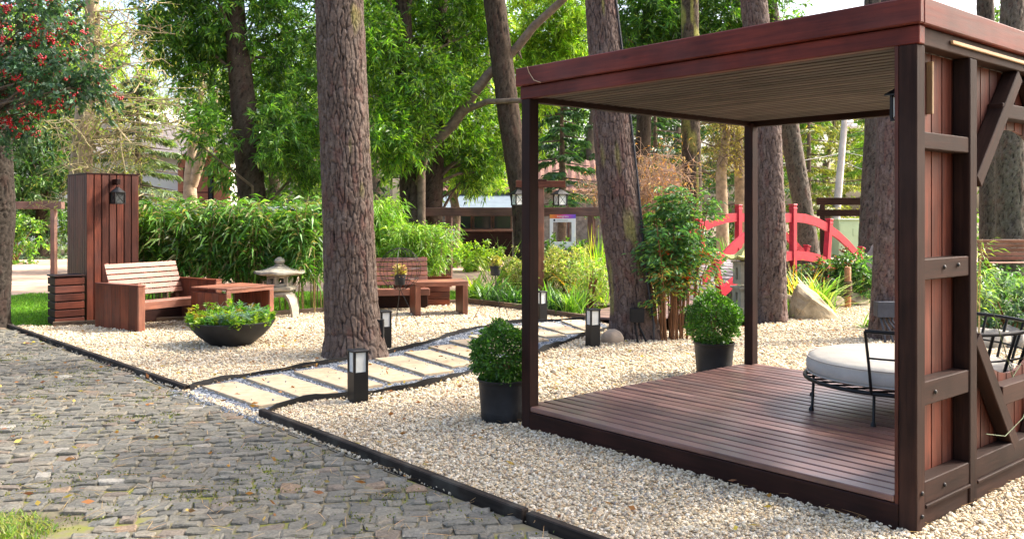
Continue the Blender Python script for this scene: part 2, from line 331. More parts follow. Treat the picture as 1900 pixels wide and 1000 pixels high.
def branches(trunk_pts, targets, r0, r1, name, mat, parent, loc=None, n=5, kink=0.25):
    mb = MB(); tp = [Vector(p) for p in trunk_pts]
    for t in targets:
        t = Vector(t); low = [p for p in tp if p.z < t.z - 0.2] or [tp[0]]; a = min(low[-6:], key=lambda p: (p - t).length + random.random() * 0.6)
        m1 = a.lerp(t, 0.35) + Vector((random.gauss(0, kink), random.gauss(0, kink), random.uniform(0, kink))); m2 = a.lerp(t, 0.7) + Vector((random.gauss(0, kink), random.gauss(0, kink), random.uniform(0, kink)))
        mb.tube([a, m1, m2, t], [r0, r0 * 0.7 + r1 * 0.3, r0 * 0.3 + r1 * 0.7, r1], n, False)
    if loc is not None: return mb.build(name, mat, parent, True, loc) if parent is None else mb_build_local(mb, name, mat, parent, loc)
    return mb.build(name, mat, parent, True)
def mb_build_local(mb, name, mat, parent, loc, smooth=True):
    mb.v = [tuple(a - b for a, b in zip(v, loc)) for v in mb.v]; return mb.build(name, mat, parent, smooth)
# --- bark: plates with fissures between, as real relief
def vnoise(x, y, seed):
    r = np.random.default_rng(seed).random((64, 64)); xi = np.floor(x).astype(int); yi = np.floor(y).astype(int); fx = x - xi; fy = y - yi; fx = fx * fx * (3 - 2 * fx); fy = fy * fy * (3 - 2 * fy)
    g = lambda a, b: r[a % 64, b % 64]
    return (g(xi, yi) * (1 - fx) + g(xi + 1, yi) * fx) * (1 - fy) + (g(xi, yi + 1) * (1 - fx) + g(xi + 1, yi + 1) * fx) * fy
def bark_trunk(name, pts, rad, parent, loc, plate=(0.07, 0.15), depth=0.022, nu=96, dz=0.02, zfine=4.5, seed=1, tint=(1, 1, 1), red=0.14, flare=0.25, lichen=0.0):
    pts = np.array([tuple(p) for p in pts], float); zs_c = np.concatenate([[0], np.cumsum(np.linalg.norm(np.diff(pts, axis=0), axis=1))]); T = zs_c[-1]
    s = np.concatenate([np.arange(0, min(zfine, T), dz), np.arange(min(zfine, T), T, 0.12), [T]]); nv = len(s)
    ctr = np.stack([np.interp(s, zs_c, pts[:, i]) for i in range(3)], 1); k = 9
    rr = np.interp(s, zs_c, np.array(rad)); rr = rr * (1 + flare * np.exp(-s / 0.28))
    th = np.linspace(0, 2 * np.pi, nu, endpoint=False); TH, SS = np.meshgrid(th, s); R0 = np.repeat(rr[:, None], nu, 1)
    nc = max(6, int(round(2 * np.pi * np.mean(rad) / plate[0]))); M = int(T / plate[1]) + 8
    rg = np.random.default_rng(seed); jx = rg.uniform(0.05, 0.95, (nc, M)); jy = rg.uniform(0.05, 0.95, (nc, M)); hv = rg.random((nc, M)); kv = rg.random((nc, M))
    warp = (vnoise(TH / (2 * np.pi) * 64 % 64, SS * 9, seed + 3) - 0.5) * 0.7 + 0.9 * (vnoise(TH / (2 * np.pi) * 16, SS * 3, seed + 4) - 0.5)
    U = TH / (2 * np.pi) * nc + warp * 0.8; V = SS / plate[1] + 2 + (vnoise(TH / (2 * np.pi) * 32, SS * 5, seed + 5) - 0.5) * 0.6
    ci = np.floor(U).astype(int); cj = np.floor(V).astype(int); f1 = np.full(U.shape, 9.0); f2 = f1.copy(); h1 = np.zeros(U.shape); k1 = h1.copy(); x1 = h1.copy(); y1 = h1.copy(); x2 = h1.copy(); y2 = h1.copy()
    for di in (-1, 0, 1):
        for dj in (-1, 0, 1):
            a = (ci + di) % nc; b = np.clip(cj + dj, 0, M - 1); cx_ = ci + di + jx[a, b]; cy_ = cj + dj + jy[a, b]; d = np.hypot(cx_ - U, cy_ - V)
            m1 = d < f1; m2 = ~m1 & (d < f2); x2 = np.where(m1, x1, np.where(m2, cx_, x2)); y2 = np.where(m1, y1, np.where(m2, cy_, y2)); x1 = np.where(m1, cx_, x1); y1 = np.where(m1, cy_, y1); f2 = np.where(m1, f1, np.minimum(f2, d)); h1 = np.where(m1, hv[a, b], h1); k1 = np.where(m1, kv[a, b], k1); f1 = np.where(m1, d, f1)
    e = np.clip((f2 - f1 - 0.03 + 0.12 * (vnoise(TH / (2 * np.pi) * 64, SS * 45, seed + 41) - 0.5)) / 0.20, 0, 1); e = 1 - (1 - e) ** 2; vt = np.abs(y2 - y1) / (np.abs(x2 - x1) + np.abs(y2 - y1) + 1e-6); wv = vnoise(TH / (2 * np.pi) * 20, SS * 7, seed + 61); e = 1 - (1 - e) * (1 - 0.55 * np.clip(vt * 1.3 - 0.1, 0, 1)) * np.clip(0.65 + 1.0 * wv, 0, 1)
    nc2 = nc * 2; M2 = int(T / (plate[1] * 0.45)) + 8; jx2 = rg.uniform(0, 1, (nc2, M2)); jy2 = rg.uniform(0, 1, (nc2, M2)); hv2 = rg.random((nc2, M2))
    U2 = U * 2 + (vnoise(TH / (2 * np.pi) * 64, SS * 22, seed + 11) - 0.5) * 0.9; V2 = SS / (plate[1] * 0.45) + 2; c2 = np.floor(U2).astype(int); d2 = np.floor(V2).astype(int); g1 = np.full(U.shape, 9.0); q1 = np.zeros(U.shape)
    for di in (-1, 0, 1):
        for dj in (-1, 0, 1):
            a = (c2 + di) % nc2; b = np.clip(d2 + dj, 0, M2 - 1); d = np.hypot(c2 + di + jx2[a, b] - U2, d2 + dj + jy2[a, b] - V2); m1 = d < g1; q1 = np.where(m1, hv2[a, b], q1); g1 = np.where(m1, d, g1)
    fine = vnoise(TH / (2 * np.pi) * 64, SS * 40, seed + 9); lob = 0.05 * np.cos(3 * TH + seed) * np.exp(-SS / 1.0) + 0.03 * np.cos(5 * TH + 2 * seed) * np.exp(-SS / 0.5)
    RR = R0 * (1 + lob) + depth * (e * (0.65 + 0.4 * h1 + 0.15 * q1) + 0.2 * fine - 0.9)
    X = ctr[:, None, 0] + np.cos(TH) * RR; Y = ctr[:, None, 1] + np.sin(TH) * RR; Z = np.repeat(ctr[:, 2:3], nu, 1)
    base = np.array([0.090, 0.069, 0.056]); dark = np.array([0.012, 0.009, 0.0075]); redc = np.array([0.110, 0.055, 0.045]); grey = np.array([0.155, 0.130, 0.110])
    c = np.repeat(base[None, None], nv, 0).repeat(nu, 1); c = c * (0.88 + 0.24 * h1)[..., None]; mr_ = np.clip((vnoise(TH / (2 * np.pi) * 24, SS * 6, seed + 31) - 0.62) * 5, 0, 1)[..., None]; c = c * (1 - mr_ * 0.5) + redc * mr_ * 0.5; mg_ = (0.25 * np.clip((k1 - 0.5) * 3, 0, 1) + 0.45 * np.clip((vnoise(TH / (2 * np.pi) * 48, SS * 14, seed + 51) - 0.5) * 3, 0, 1))[..., None]; c = c * (1 - mg_) + grey * mg_
    c = dark + (c - dark) * np.clip(e * 1.15, 0, 1)[..., None]; c *= np.array(tint)
    if lichen:
        lm = np.clip((vnoise(TH / (2 * np.pi) * 16, SS * 2.2, seed + 21) - (1 - lichen)) * 4, 0, 1)[..., None]; c = c * (1 - lm) + np.array([0.20, 0.19, 0.05]) * lm * (0.6 + 0.5 * e[..., None])
    Vv = np.stack([X, Y, Z], -1).reshape(-1, 3); ii = np.arange(nv - 1)[:, None] * nu; jj = np.arange(nu)[None]; j2 = (jj + 1) % nu
    Fc = np.stack([ii + jj, ii + j2, ii + nu + j2, ii + nu + jj], -1).reshape(-1, 4)
    return np_mesh(name, Vv - np.array(loc), Fc, c.reshape(-1, 3), 'bark', parent, True)
def in_poly(x, y, poly):
    poly = np.asarray([(p[0], p[1]) for p in poly]); r = np.zeros(len(x), bool); j = len(poly) - 1
    for i in range(len(poly)):
        xi, yi = poly[i]; xj, yj = poly[j]
        r ^= ((yi > y) != (yj > y)) & (x < (xj - xi) * (y - yi) / (yj - yi + 1e-12) + xi); j = i
    return r
def sheet(name, poly, z, mat, kind='structure'):
    bm = bmesh.new(); bm.faces.new([bm.verts.new((p[0], p[1], z)) for p in poly]); bmesh.ops.triangulate(bm, faces=bm.faces[:])
    me = bpy.data.meshes.new(name); bm.normal_update()
    for f in bm.faces:
        if f.normal.z < 0: f.normal_flip()
    bm.to_mesh(me); bm.free(); me.materials.append(MATS[mat]); o = link(bpy.data.objects.new(name, me))
    if kind: o['kind'] = kind
    return o
def scatter(name, pts, size, mat, seed, flat=(1, 0.72, 0.5), label=None, cat=None, sub=1):
    """small stones instanced on points"""
    n = len(pts); me = bpy.data.meshes.new(name); me.vertices.add(n); me.vertices.foreach_set('co', np.asarray(pts, np.float32).ravel())
    rg = np.random.default_rng(seed); a = me.attributes.new('scl', 'FLOAT_VECTOR', 'POINT'); s = rg.lognormal(0, 0.32, (n, 1)) * np.asarray(size).reshape(-1, 1) * np.array(flat) * rg.uniform(0.75, 1.25, (n, 3)); a.data.foreach_set('vector', s.astype(np.float32).ravel())
    a = me.attributes.new('rotv', 'FLOAT_VECTOR', 'POINT'); rv = np.stack([rg.normal(0, 0.35, n), rg.normal(0, 0.35, n), rg.uniform(0, 6.28, n)], 1); a.data.foreach_set('vector', rv.astype(np.float32).ravel())
    o = link(bpy.data.objects.new(name, me)); o['kind'] = 'stuff'; tag(o, label, cat)
    ng = bpy.data.node_groups.new(name + '_nodes', 'GeometryNodeTree'); ng.interface.new_socket('Geometry', in_out='INPUT', socket_type='NodeSocketGeometry'); ng.interface.new_socket('Geometry', in_out='OUTPUT', socket_type='NodeSocketGeometry')
    N, L = ng.nodes, ng.links; gi = N.new('NodeGroupInput'); go = N.new('NodeGroupOutput'); ico = N.new('GeometryNodeMeshIcoSphere'); ico.inputs['Radius'].default_value = 0.5; ico.inputs['Subdivisions'].default_value = sub
    sm = N.new('GeometryNodeSetMaterial'); sm.inputs['Material'].default_value = MATS[mat]; L.new(ico.outputs[0], sm.inputs[0])
    ip = N.new('GeometryNodeInstanceOnPoints'); L.new(gi.outputs[0], ip.inputs['Points']); L.new(sm.outputs[0], ip.inputs['Instance'])
    for nm, sk in (('scl', 'Scale'), ('rotv', 'Rotation')):
        na = N.new('GeometryNodeInputNamedAttribute'); na.data_type = 'FLOAT_VECTOR'; na.inputs['Name'].default_value = nm; L.new(na.outputs['Attribute'], ip.inputs[sk])
    L.new(ip.outputs[0], go.inputs[0]); md = o.modifiers.new('stones', 'NODES'); md.node_group = ng
    return o
def rock_mesh(name, c, size, mat, seed, planes=7, label=None, cat='rock', group=None, rot=0.0, smoothness=0.0):
    rg = random.Random(seed); bm = bmesh.new(); bmesh.ops.create_icosphere(bm, subdivisions=4, radius=1)
    pl = []
    for i in range(planes):
        a = Vector((rg.gauss(0, 1), rg.gauss(0, 1), rg.gauss(0.2, 0.8))).normalized(); pl.append((a, rg.uniform(0.55, 0.85)))
    for v in bm.verts:
        p = v.co.copy()
        for a, d in pl:
            e = p.dot(a) - d
            if e > 0: p -= a * e * (1 - smoothness)
        p *= 1 + 0.05 * math.sin(7 * p.x + seed) * math.sin(6 * p.y + 2 * seed) + 0.02 * math.sin(19 * p.z + 13 * p.x)
        v.co = p
    zmin = -0.55
    for v in bm.verts: v.co.z = (max(v.co.z, zmin) - zmin)
    bmesh.ops.scale(bm, vec=(size[0] / 2, size[1] / 2, size[2] / 1.4), verts=bm.verts); bmesh.ops.rotate(bm, cent=(0, 0, 0), matrix=Matrix.Rotation(rot, 3, 'Z'), verts=bm.verts)
    me = bpy.data.meshes.new(name); bm.to_mesh(me); bm.free(); me.materials.append(MATS[mat])
    me.polygons.foreach_set('use_smooth', np.ones(len(me.polygons), bool))
    try: me.set_sharp_from_angle(angle=R(38))
    except Exception: pass
    o = link(bpy.data.objects.new(name, me)); o.location = (c[0], c[1], c[2] - 0.02); return tag(o, label, cat, group)
#==STRUCTURE==
# ================================================================== THE SETTING
V_ = Vector((0.754, 0.657, 0)).normalized(); U_ = Vector((-0.657, 0.754, 0)).normalized()   # the garden's two directions
C0 = Vector((1.905, 4.22, 0)); PA, PB = 2.78, 2.80                                          # pergola corner nearest the camera, depth and width
def PL(a, b): return C0 + V_ * a + U_ * b
sheet('ground', [(-400, -60), (400, -60), (400, 600), (-400, 600)], -0.05, 'ground')
sheet('dirt_road', [(-60, 17.0), (-12, 16.6), (-5, 16.8), (0, 17.3), (6, 21.5), (14, 23), (60, 24), (60, 33), (10, 31), (0, 29), (-12, 30), (-60, 31)], -0.046, 'dirt')
KA, KB = G(25, 609), G(345, 722); KC, KD = G(485, 770), G(975, 962)
kd = (KD - KA).normalized(); KEND = KD + kd * 3.2; KST = KA - kd * 0.6
# lawn behind the garden
lawn_poly = [G(-200, 606), G(100, 600), G(420, 586), G(600, 574), G(860, 556), (0.4, 14.6), (1.0, 17.5), (-6, 16.9), (-14, 16.5)]
sheet('lawn', lawn_poly, -0.038, 'lawn')
right_lawn = [(3.0, 17.6), (5.5, 19.5), (9.5, 16.5), (16, 16), (30, 19), (30, 23), (14, 22.5), (6, 21.2)]
sheet('right_lawn', right_lawn, -0.040, 'lawn')
bed_poly = [G(860, 559), G(965, 571), G(1015, 581), G(1090, 591), (1.9, 13.2), (2.9, 15.6), (1.2, 18.2), (0.2, 18.2), (-0.2, 15)]
sheet('planting_bed', bed_poly, -0.034, 'bed')
sheet('pond', [(2.6, 13.4), (3.3, 12.0), (5.2, 12.6), (6.8, 13.6), (9, 15.2), (8, 18), (5, 18.5), (3.3, 16.3)], -0.034, 'bed')
w = sheet('water', [(3.4, 13.8), (4.6, 13.4), (6.2, 14.6), (7.2, 16.4), (5.2, 17.6), (4.0, 16.0)], -0.028, 'pond_water')
# gravel
gravel_poly = [KST, KA, KEND, KEND + V_ * 4, (9.5, 5.5), (9.5, 8.8), G(1900, 646), G(1830, 642), G(1735, 606), G(1640, 553), G(1560, 568), G(1470, 590), G(1400, 603), G(1240, 612), G(1150, 604), G(1095, 593), G(1010, 583), G(965, 574), G(860, 561), G(600, 578), G(420, 591), G(100, 604)]
sheet('gravel_bed', gravel_poly, -0.022, 'gravel_base')
# path: two edges, left and right, walked from the pavement to the boardwalk
def smooth_line(pts, n):
    P = np.array([(p[0], p[1]) for p in pts]); d = np.concatenate([[0], np.cumsum(np.linalg.norm(np.diff(P, axis=0), axis=1))]); t = np.linspace(0, d[-1], n)
    q = np.stack([np.interp(t, d, P[:, i]) for i in (0, 1)], 1)
    for _ in range(3): q[1:-1] = (q[:-2] + q[1:-1] * 2 + q[2:]) / 4
    return q
EL = smooth_line([G(352, 722), G(385, 710), G(440, 699), G(500, 690), G(600, 674), G(700, 659), G(770, 642), G(830, 624), G(880, 609), G(930, 600), G(1000, 596), G(1060, 593), G(1105, 591)], 60)
ER = smooth_line([G(490, 768), G(520, 752), G(570, 744), G(650, 735), G(740, 722), G(800, 712), G(870, 692), G(930, 676), G(1000, 654), G(1040, 638), G(1080, 624), G(1110, 615), G(1135, 609)], 60)
path_poly = [tuple(p) for p in EL] + [tuple(p) for p in ER[::-1]]
path = sheet('garden_path', path_poly, -0.014, 'blue_base')
NS = 13
def lerp_edge(E, t): t = t * (len(E) - 1); i = min(int(t), len(E) - 2); f = t - i; return E[i] * (1 - f) + E[i + 1] * f
SLABS = []
ts = np.linspace(0.02, 0.985, NS + 1)
for i in range(NS):
    t0 = ts[i]; t1 = ts[i] + (ts[i + 1] - ts[i]) * 0.74
    la, lb, ra, rb = lerp_edge(EL, t0), lerp_edge(EL, t1), lerp_edge(ER, t0), lerp_edge(ER, t1)
    ins = 0.055
    c = [la + (ra - la) * ins, lb + (rb - lb) * ins, rb - (rb - lb) * ins, ra - (ra - la) * ins]
    mid = (c[0] + c[1] + c[2] + c[3]) / 4
    ax = (c[3] + c[2] - c[0] - c[1]) / 2; ln = np.linalg.norm(ax); ax = ax / ln; pr = np.array([-ax[1], ax[0]])
    hw = abs(np.dot((c[1] + c[2] - c[0] - c[3]) / 2, pr)) / 2; ln = min(ln, 1.06)
    hw = min(max(hw, 0.10), 0.21)
    c = [mid + ax * sx * ln / 2 + pr * sy * hw for sx, sy in ((-1, -1), (1, -1), (1, 1), (-1, 1))]
    SLABS.append(c)
    z0 = 0.012 + random.uniform(-0.003, 0.003)
    b = bmesh.new(); vs = [b.verts.new((p[0], p[1], -0.03)) for p in c]; f = b.faces.new(vs); r_ = bmesh.ops.extrude_face_region(b, geom=[f]); 
    for v in [g for g in r_['geom'] if isinstance(g, bmesh.types.BMVert)]: v.co.z = z0
    bmesh.ops.recalc_face_normals(b, faces=b.faces); bmesh.ops.bevel(b, geom=b.edges[:], offset=0.004, segments=1, affect='EDGES')
    me = bpy.data.meshes.new('paving_slab'); b.to_mesh(me); b.free(); me.materials.append(MATS['slab']); link(bpy.data.objects.new('paving_slab', me), path)
def ribbon(name, line, h, th, label, cat, seed):
    rg = np.random.default_rng(seed); n = len(line); mb = MB(); ph = rg.uniform(0, 6)
    nrm = np.gradient(line, axis=0); nrm = np.stack([-nrm[:, 1], nrm[:, 0]], 1); nrm /= np.linalg.norm(nrm, axis=1, keepdims=True)
    for i in range(n):
        z = h * (0.8 + 0.25 * math.sin(i * 0.55 + ph) + 0.15 * math.sin(i * 1.7 + ph)); o = nrm[i] * th; lean = nrm[i] * (0.012 * math.sin(i * 0.4 + ph))
        p = line[i]; mb.v += [(p[0] - o[0], p[1] - o[1], -0.045), (p[0] - o[0] + lean[0], p[1] - o[1] + lean[1], z), (p[0] + o[0] + lean[0], p[1] + o[1] + lean[1], z), (p[0] + o[0], p[1] + o[1], -0.045)]
    for i in range(n - 1):
        a = 4 * i; b = a + 4
        for j in range(3): mb.f.append((a + j, b + j, b + j + 1, a + j + 1))
    mb.f += [(0, 1, 2, 3), (4 * n - 4, 4 * n - 1, 4 * n - 2, 4 * n - 3)]
    o = mb.build(name, 'black_plastic', None, True); return tag(o, label, cat, 'plastic strips edging the slab path')
ribbon('path_edging', EL, 0.036, 0.009, 'wavy black plastic edging on the trunk side of the slab path', 'edging', 3)
ribbon('path_edging', ER, 0.045, 0.009, 'wavy black plastic edging on the pergola side of the slab path', 'edging', 5)
# timber kerb
def timber(p0, p1, w, z0, z1, mat, label, grp):
    o = beam(None, 'timber_edging', (p0[0], p0[1], (z0 + z1) / 2), (p1[0], p1[1], (z0 + z1) / 2), w, z1 - z0, mat, bev=0.006); return tag(o, label, 'edging', grp)
gk = 'dark timbers along the cobbled drive'
timber(KA - kd * 0.25, KB, 0.05, -0.06, 0.035, 'wood_kerb', 'dark timber kerb between cobbles and gravel, beyond the slab path', gk)
timber(KC, KD, 0.05, -0.06, 0.05, 'wood_kerb', 'long dark timber kerb between cobbles and gravel, in the foreground', gk)
timber(KD + kd * 0.015 + V_ * 0.01, KD + kd * 2.6 + V_ * 0.01, 0.05, -0.06, 0.04, 'wood_kerb', 'short dark timber kerb reaching the bottom edge of the picture', gk)
gb = 'timbers closing the gravel at the back'
timber(G(98, 604), G(425, 590), 0.06, -0.05, 0.05, 'wood_edge', 'low brown timber edging behind the slatted bench and column', gb)
timber(G(430, 590), G(610, 577), 0.06, -0.05, 0.06, 'wood_edge', 'low brown timber edging behind the stone lantern', gb)
timber(G(615, 577), G(850, 561), 0.06, -0.05, 0.05, 'wood_edge', 'low brown timber edging behind the right-hand bench', gb)
timber(G(858, 561), G(1000, 578), 0.06, -0.05, 0.08, 'wood_edge', 'low brown timber edging in front of the dark strappy clumps', gb)
timber(G(1005, 580), G(1088, 592), 0.06, -0.05, 0.06, 'wood_edge', 'low brown timber edging in front of the pale green shrub', gb)

# cobbled drive
drive_poly = [KST - V_ * 0.02, KEND - V_ * 0.03, (4.5, -3), (-8, -3), (-13, 8), (-9.5, 13)]
drive = sheet('cobbled_drive', [KST - V_ * 0.03, KEND - V_ * 0.03, KEND + Vector((0.6, -2.6, 0)), (-8, -1), (-13, 8), (-9.5, 13)], -0.012, 'joint')
def sett_geo(cx, cy, a, w, d, zt, rg):
    ca, sa = math.cos(a), math.sin(a); n = 4; g = []
    sk = rg.uniform(-0.012, 0.012, (4, 2)); tl = rg.normal(0, 0.055, 2)
    out = []
    xs = np.array([-0.5, -0.42, 0.0, 0.42, 0.5]); 
    for j, v in enumerate(xs):
        for i, u in enumerate(xs):
            s = ((u + .5) * (v + .5)) * sk[2] + ((.5 - u) * (v + .5)) * sk[3] + ((.5 - u) * (.5 - v)) * sk[0] + ((u + .5) * (.5 - v)) * sk[1]
            edge = i in (0, 4) or j in (0, 4)
            corner = i in (0, 4) and j in (0, 4)
            x = u * w * (0.95 if corner else 1) + s[0]; y = v * d * (0.95 if corner else 1) + s[1]
            z = zt + x * tl[0] + y * tl[1] + rg.normal(0, 0.0030) - (0.006 if edge else 0)
            out.append((cx + ca * x - sa * y, cy + sa * x + ca * y, z))
    ring = [0, 1, 2, 3, 4, 9, 14, 19, 24, 23, 22, 21, 20, 15, 10, 5]
    for k in ring: x, y, z = out[k]; out.append((x, y, -0.045))
    fs = [(j * 5 + i, j * 5 + i + 1, j * 5 + i + 6, j * 5 + i + 5) for j in range(4) for i in range(4)]
    fs += [(ring[k], 25 + k, 25 + (k + 1) % 16, ring[(k + 1) % 16]) for k in range(16)]
    return out, fs
rg = np.random.default_rng(11); ang = R(9); setts = []
dx, dy = 0.112, 0.096
inpoly_drive = [KA - kd * 0.8 - V_ * 0.06, KEND - V_ * 0.06, (KEND.x + 0.2, 1.2), (-6, 1.2), (-11, 10), (-8.8, 12.9)]
for j in range(-10, 215):
    off = rg.uniform(0, dx); xx = -11.0 + off
    while xx < 5.5:
        w_ = dx * rg.uniform(0.72, 1.35); d_ = dy * rg.uniform(0.86, 1.08)
        lx, ly = xx + w_ / 2, j * dy + 0.015 * math.sin(xx * 2.1 + j); xx += w_
        x = lx * math.cos(ang) - ly * math.sin(ang); y = lx * math.sin(ang) + ly * math.cos(ang)
        if y < 3.2 or y > 13: continue
        if x < -0.60 * y - 0.9: continue
        setts.append((x, y, ang + rg.normal(0, 0.05), w_ - rg.uniform(0.003, 0.013), d_ - rg.uniform(0.003, 0.014)))
sa = np.array(setts); ok = in_poly(sa[:, 0], sa[:, 1], inpoly_drive)
gravel_spill = (np.hypot(sa[:, 0] - G(400, 745)[0], (sa[:, 1] - G(400, 745)[1])) < 0.0)
grass_c = G(20, 990); ok &= np.hypot((sa[:, 0] - grass_c.x + 0.1) / 0.42, (sa[:, 1] - grass_c.y) / 0.34) > 1
sa = sa[ok & ~gravel_spill]
pxs = CX + sa[:, 0] / sa[:, 1] * F; pys = HY + H * F / sa[:, 1]; vis = (pxs > -30) & (pxs < 1930) & (pys < 1015)
order = np.argsort(np.where(vis, sa[:, 1], 99)); near = set(order[:300].tolist())
SP = np.array([(0.120, 0.112, 0.090), (0.140, 0.131, 0.106), (0.105, 0.099, 0.083), (0.155, 0.138, 0.108), (0.125, 0.120, 0.102), (0.19, 0.135, 0.09), (0.23, 0.215, 0.185), (0.145, 0.118, 0.092)]); SW = [.27, .23, .17, .1, .16, .015, .01, .045]
AV, AF, AC = [], [], []
for i, s in enumerate(sa):
    c = SP[rg.choice(8, p=SW)] * rg.uniform(0.87, 1.13) * np.array([0.93, 0.93, 0.90])
    V, Fc = sett_geo(*s, rg.normal(0.0, 0.0035), rg)
    cc = np.tile(c, (len(V), 1))
    if i in near:
        np_mesh('sett', np.array(V) - (s[0], s[1], 0), Fc, cc, 'sett', drive, False).location = (s[0], s[1], 0)
    else:
        b = len(AV) and sum(len(a) for a in AV) or 0; AV.append(np.array(V)); AF.append(np.array(Fc) + (len(AV) - 1) * 41); AC.append(cc)
o = np_mesh('setts', np.concatenate(AV), np.concatenate(AF), np.concatenate(AC), 'sett', drive, False); o['kind'] = 'stuff'
# moss in the joints: low cushions of tiny leaves
n = 12000; mp_ = np.stack([RNG.uniform(-6, 1.0, n), RNG.uniform(3.9, 10, n)], 1)
mk = vnoise(mp_[:, 0] * 2.3 + 20, mp_[:, 1] * 2.3, 77) * 0.7 + vnoise(mp_[:, 0] * 7 + 20, mp_[:, 1] * 7, 78) * 0.45 > 0.66
mk &= in_poly(mp_[:, 0], mp_[:, 1], inpoly_drive); mp_ = mp_[mk]; n = len(mp_)
mcl = np.repeat(np.column_stack([mp_, np.full(n, -0.004)]), 7, 0) + RNG.normal(size=(n * 7, 3)) * (0.03, 0.012, 0.004)
md_ = RNG.normal(size=(len(mcl), 3)) + (0, 0, 0.8)
mo = leaves('moss', mcl, md_, RNG.uniform(0.008, 0.018, len(mcl)), 0.009, cols(len(mcl), [(0.085, 0.105, 0.008), (0.13, 0.135, 0.012), (0.06, 0.085, 0.01)]), None, 0.1)
tag(mo, 'yellow green moss growing between the cobbles', 'moss', kind='stuff')
# gravel stones
def gpts(n, box, zr): return np.stack([RNG.uniform(box[0], box[1], n), RNG.uniform(box[2], box[3], n), RNG.uniform(*zr, n)], 1)
deck_poly = [PL(-0.02, -0.0), PL(PA + 0.02, -0.0), PL(PA + 0.02, PB + 0.02), PL(-0.02, PB + 0.02)]
deck_in = [PL(0.05, 0.05), PL(PA - 0.05, 0.05), PL(PA - 0.05, PB - 0.05), PL(0.05, PB - 0.05)]
gp = np.concatenate([gpts(150000, (-3, 4.2, 3.4, 7.2), (-0.018, 0.0)), gpts(190000, (-7.5, 8.5, 7.0, 15.0), (-0.018, 0.0))])
x, y = gp[:, 0], gp[:, 1]
ok = in_poly(x, y, gravel_poly) & ~in_poly(x, y, path_poly) & ~in_poly(x, y, deck_in)
pxs = CX + x / y * F; ok &= (pxs > -60) & (pxs < 2010) & (HY + H * F / y < 1040)
gp = gp[ok]; gp[:, 2] += 0.012 * (vnoise(gp[:, 0] * 1.3 + 9, gp[:, 1] * 1.3, 5) - 0.4)
gs = np.where(gp[:, 1] < 7.1, 0.0195, 0.026)
scatter('gravel', gp, gs, 'gravel_pebble', 3, label='cream and white gravel chips covering the garden', cat='gravel')
bp = gpts(60000, (-3.2, 2.2, 6.4, 12.9), (-0.014, -0.004)); k_ = in_poly(bp[:, 0], bp[:, 1], path_poly)
for c in SLABS: k_ &= ~in_poly(bp[:, 0], bp[:, 1], c)
spill = np.stack([RNG.normal(G(420, 752).x, 0.30, 700), RNG.normal(G(420, 752).y, 0.10, 700), np.full(700, -0.006)], 1)
e_ = Vector((KC - KB)).normalized(); sp2 = RNG.uniform(-0.05, 1.15, 900)[:, None] * np.array([(KC - KB).x, (KC - KB).y, 0]) + np.array([KB.x, KB.y, -0.008]) - np.abs(RNG.normal(0, 0.09, 900))[:, None] * np.array([V_.x, V_.y, 0])
stray = np.array([tuple(np.array(c).mean(0) + (np.array(c[1]) - np.array(c[0])) * random.uniform(-.45, .45) + (np.array(c[3]) - np.array(c[0])) * random.uniform(-.45, .45)) + (0.016,) for c in SLABS for _ in range(5)])
scatter('path_gravel', np.concatenate([bp[k_], sp2, stray]), 0.016, 'blue_pebble', 8, label='blue grey chippings between the path slabs', cat='gravel')
# fallen leaves and needles on gravel and cobbles
n = 1100; lp = np.stack([RNG.uniform(-6, 5, n), RNG.uniform(4.2, 13, n), np.full(n, 0.012)], 1)
lp = lp[~in_poly(lp[:, 0], lp[:, 1], deck_poly)]; n = len(lp); dd = RNG.normal(size=(n, 3)); dd[:, 2] = 0.1
tag(leaves('fallen_leaves', lp, dd, RNG.uniform(0.03, 0.07, n), RNG.uniform(0.012, 0.03, n), cols(n, [(0.30, 0.14, 0.04), (0.20, 0.08, 0.03), (0.36, 0.26, 0.06)]), None, 0), 'scattered brown fallen leaves on gravel and cobbles', 'leaves', kind='stuff')
n = 2200; lp = np.stack([RNG.uniform(-5, 4.5, n), RNG.uniform(4.0, 9, n), np.full(n, 0.016)], 1); lp = lp[~in_poly(lp[:, 0], lp[:, 1], deck_poly)]; n = len(lp); dd = RNG.normal(size=(n, 3)); dd[:, 2] = 0.05
tag(straps('pine_needles', lp, dd, RNG.uniform(0.08, 0.16, n), 0.003, cols(n, [(0.36, 0.22, 0.10), (0.28, 0.18, 0.08)]), None, 0.05, 3), 'dry pine needles lying on gravel and cobbles', 'needles', kind='stuff')
# grass
def grass(name, poly, n, hgt, pal, label, box):
    p = gpts(n, box, (-0.036, -0.034)); p = p[in_poly(p[:, 0], p[:, 1], poly)]; m = len(p); d = RNG.normal(size=(m, 3)) * 0.45 + (0, 0, 1)
    return tag(leaves(name, p, d, RNG.uniform(0.6, 1.3, m) * hgt, 0.012, cols(m, pal), None, 0.15), label, 'grass', kind='stuff')
grass('grass', lawn_poly, 90000, 0.07, [(0.12, 0.26, 0.02), (0.18, 0.34, 0.03), (0.10, 0.2, 0.02)], 'bright lawn strip behind the benches', (-9, 1, 11.3, 17.5))
grass('grass', right_lawn, 30000, 0.08, [(0.12, 0.24, 0.02), (0.18, 0.30, 0.04)], 'sunny grass behind the red bridge', (3, 16, 16, 23))
n = 2600; a_ = RNG.uniform(0, 6.28, n); r_ = RNG.uniform(0, 1, n) ** 0.5; gp_ = np.stack([grass_c.x - 0.2 + 0.38 * r_ * np.cos(a_), grass_c.y + 0.32 * r_ * np.sin(a_), np.full(n, -0.02)], 1)
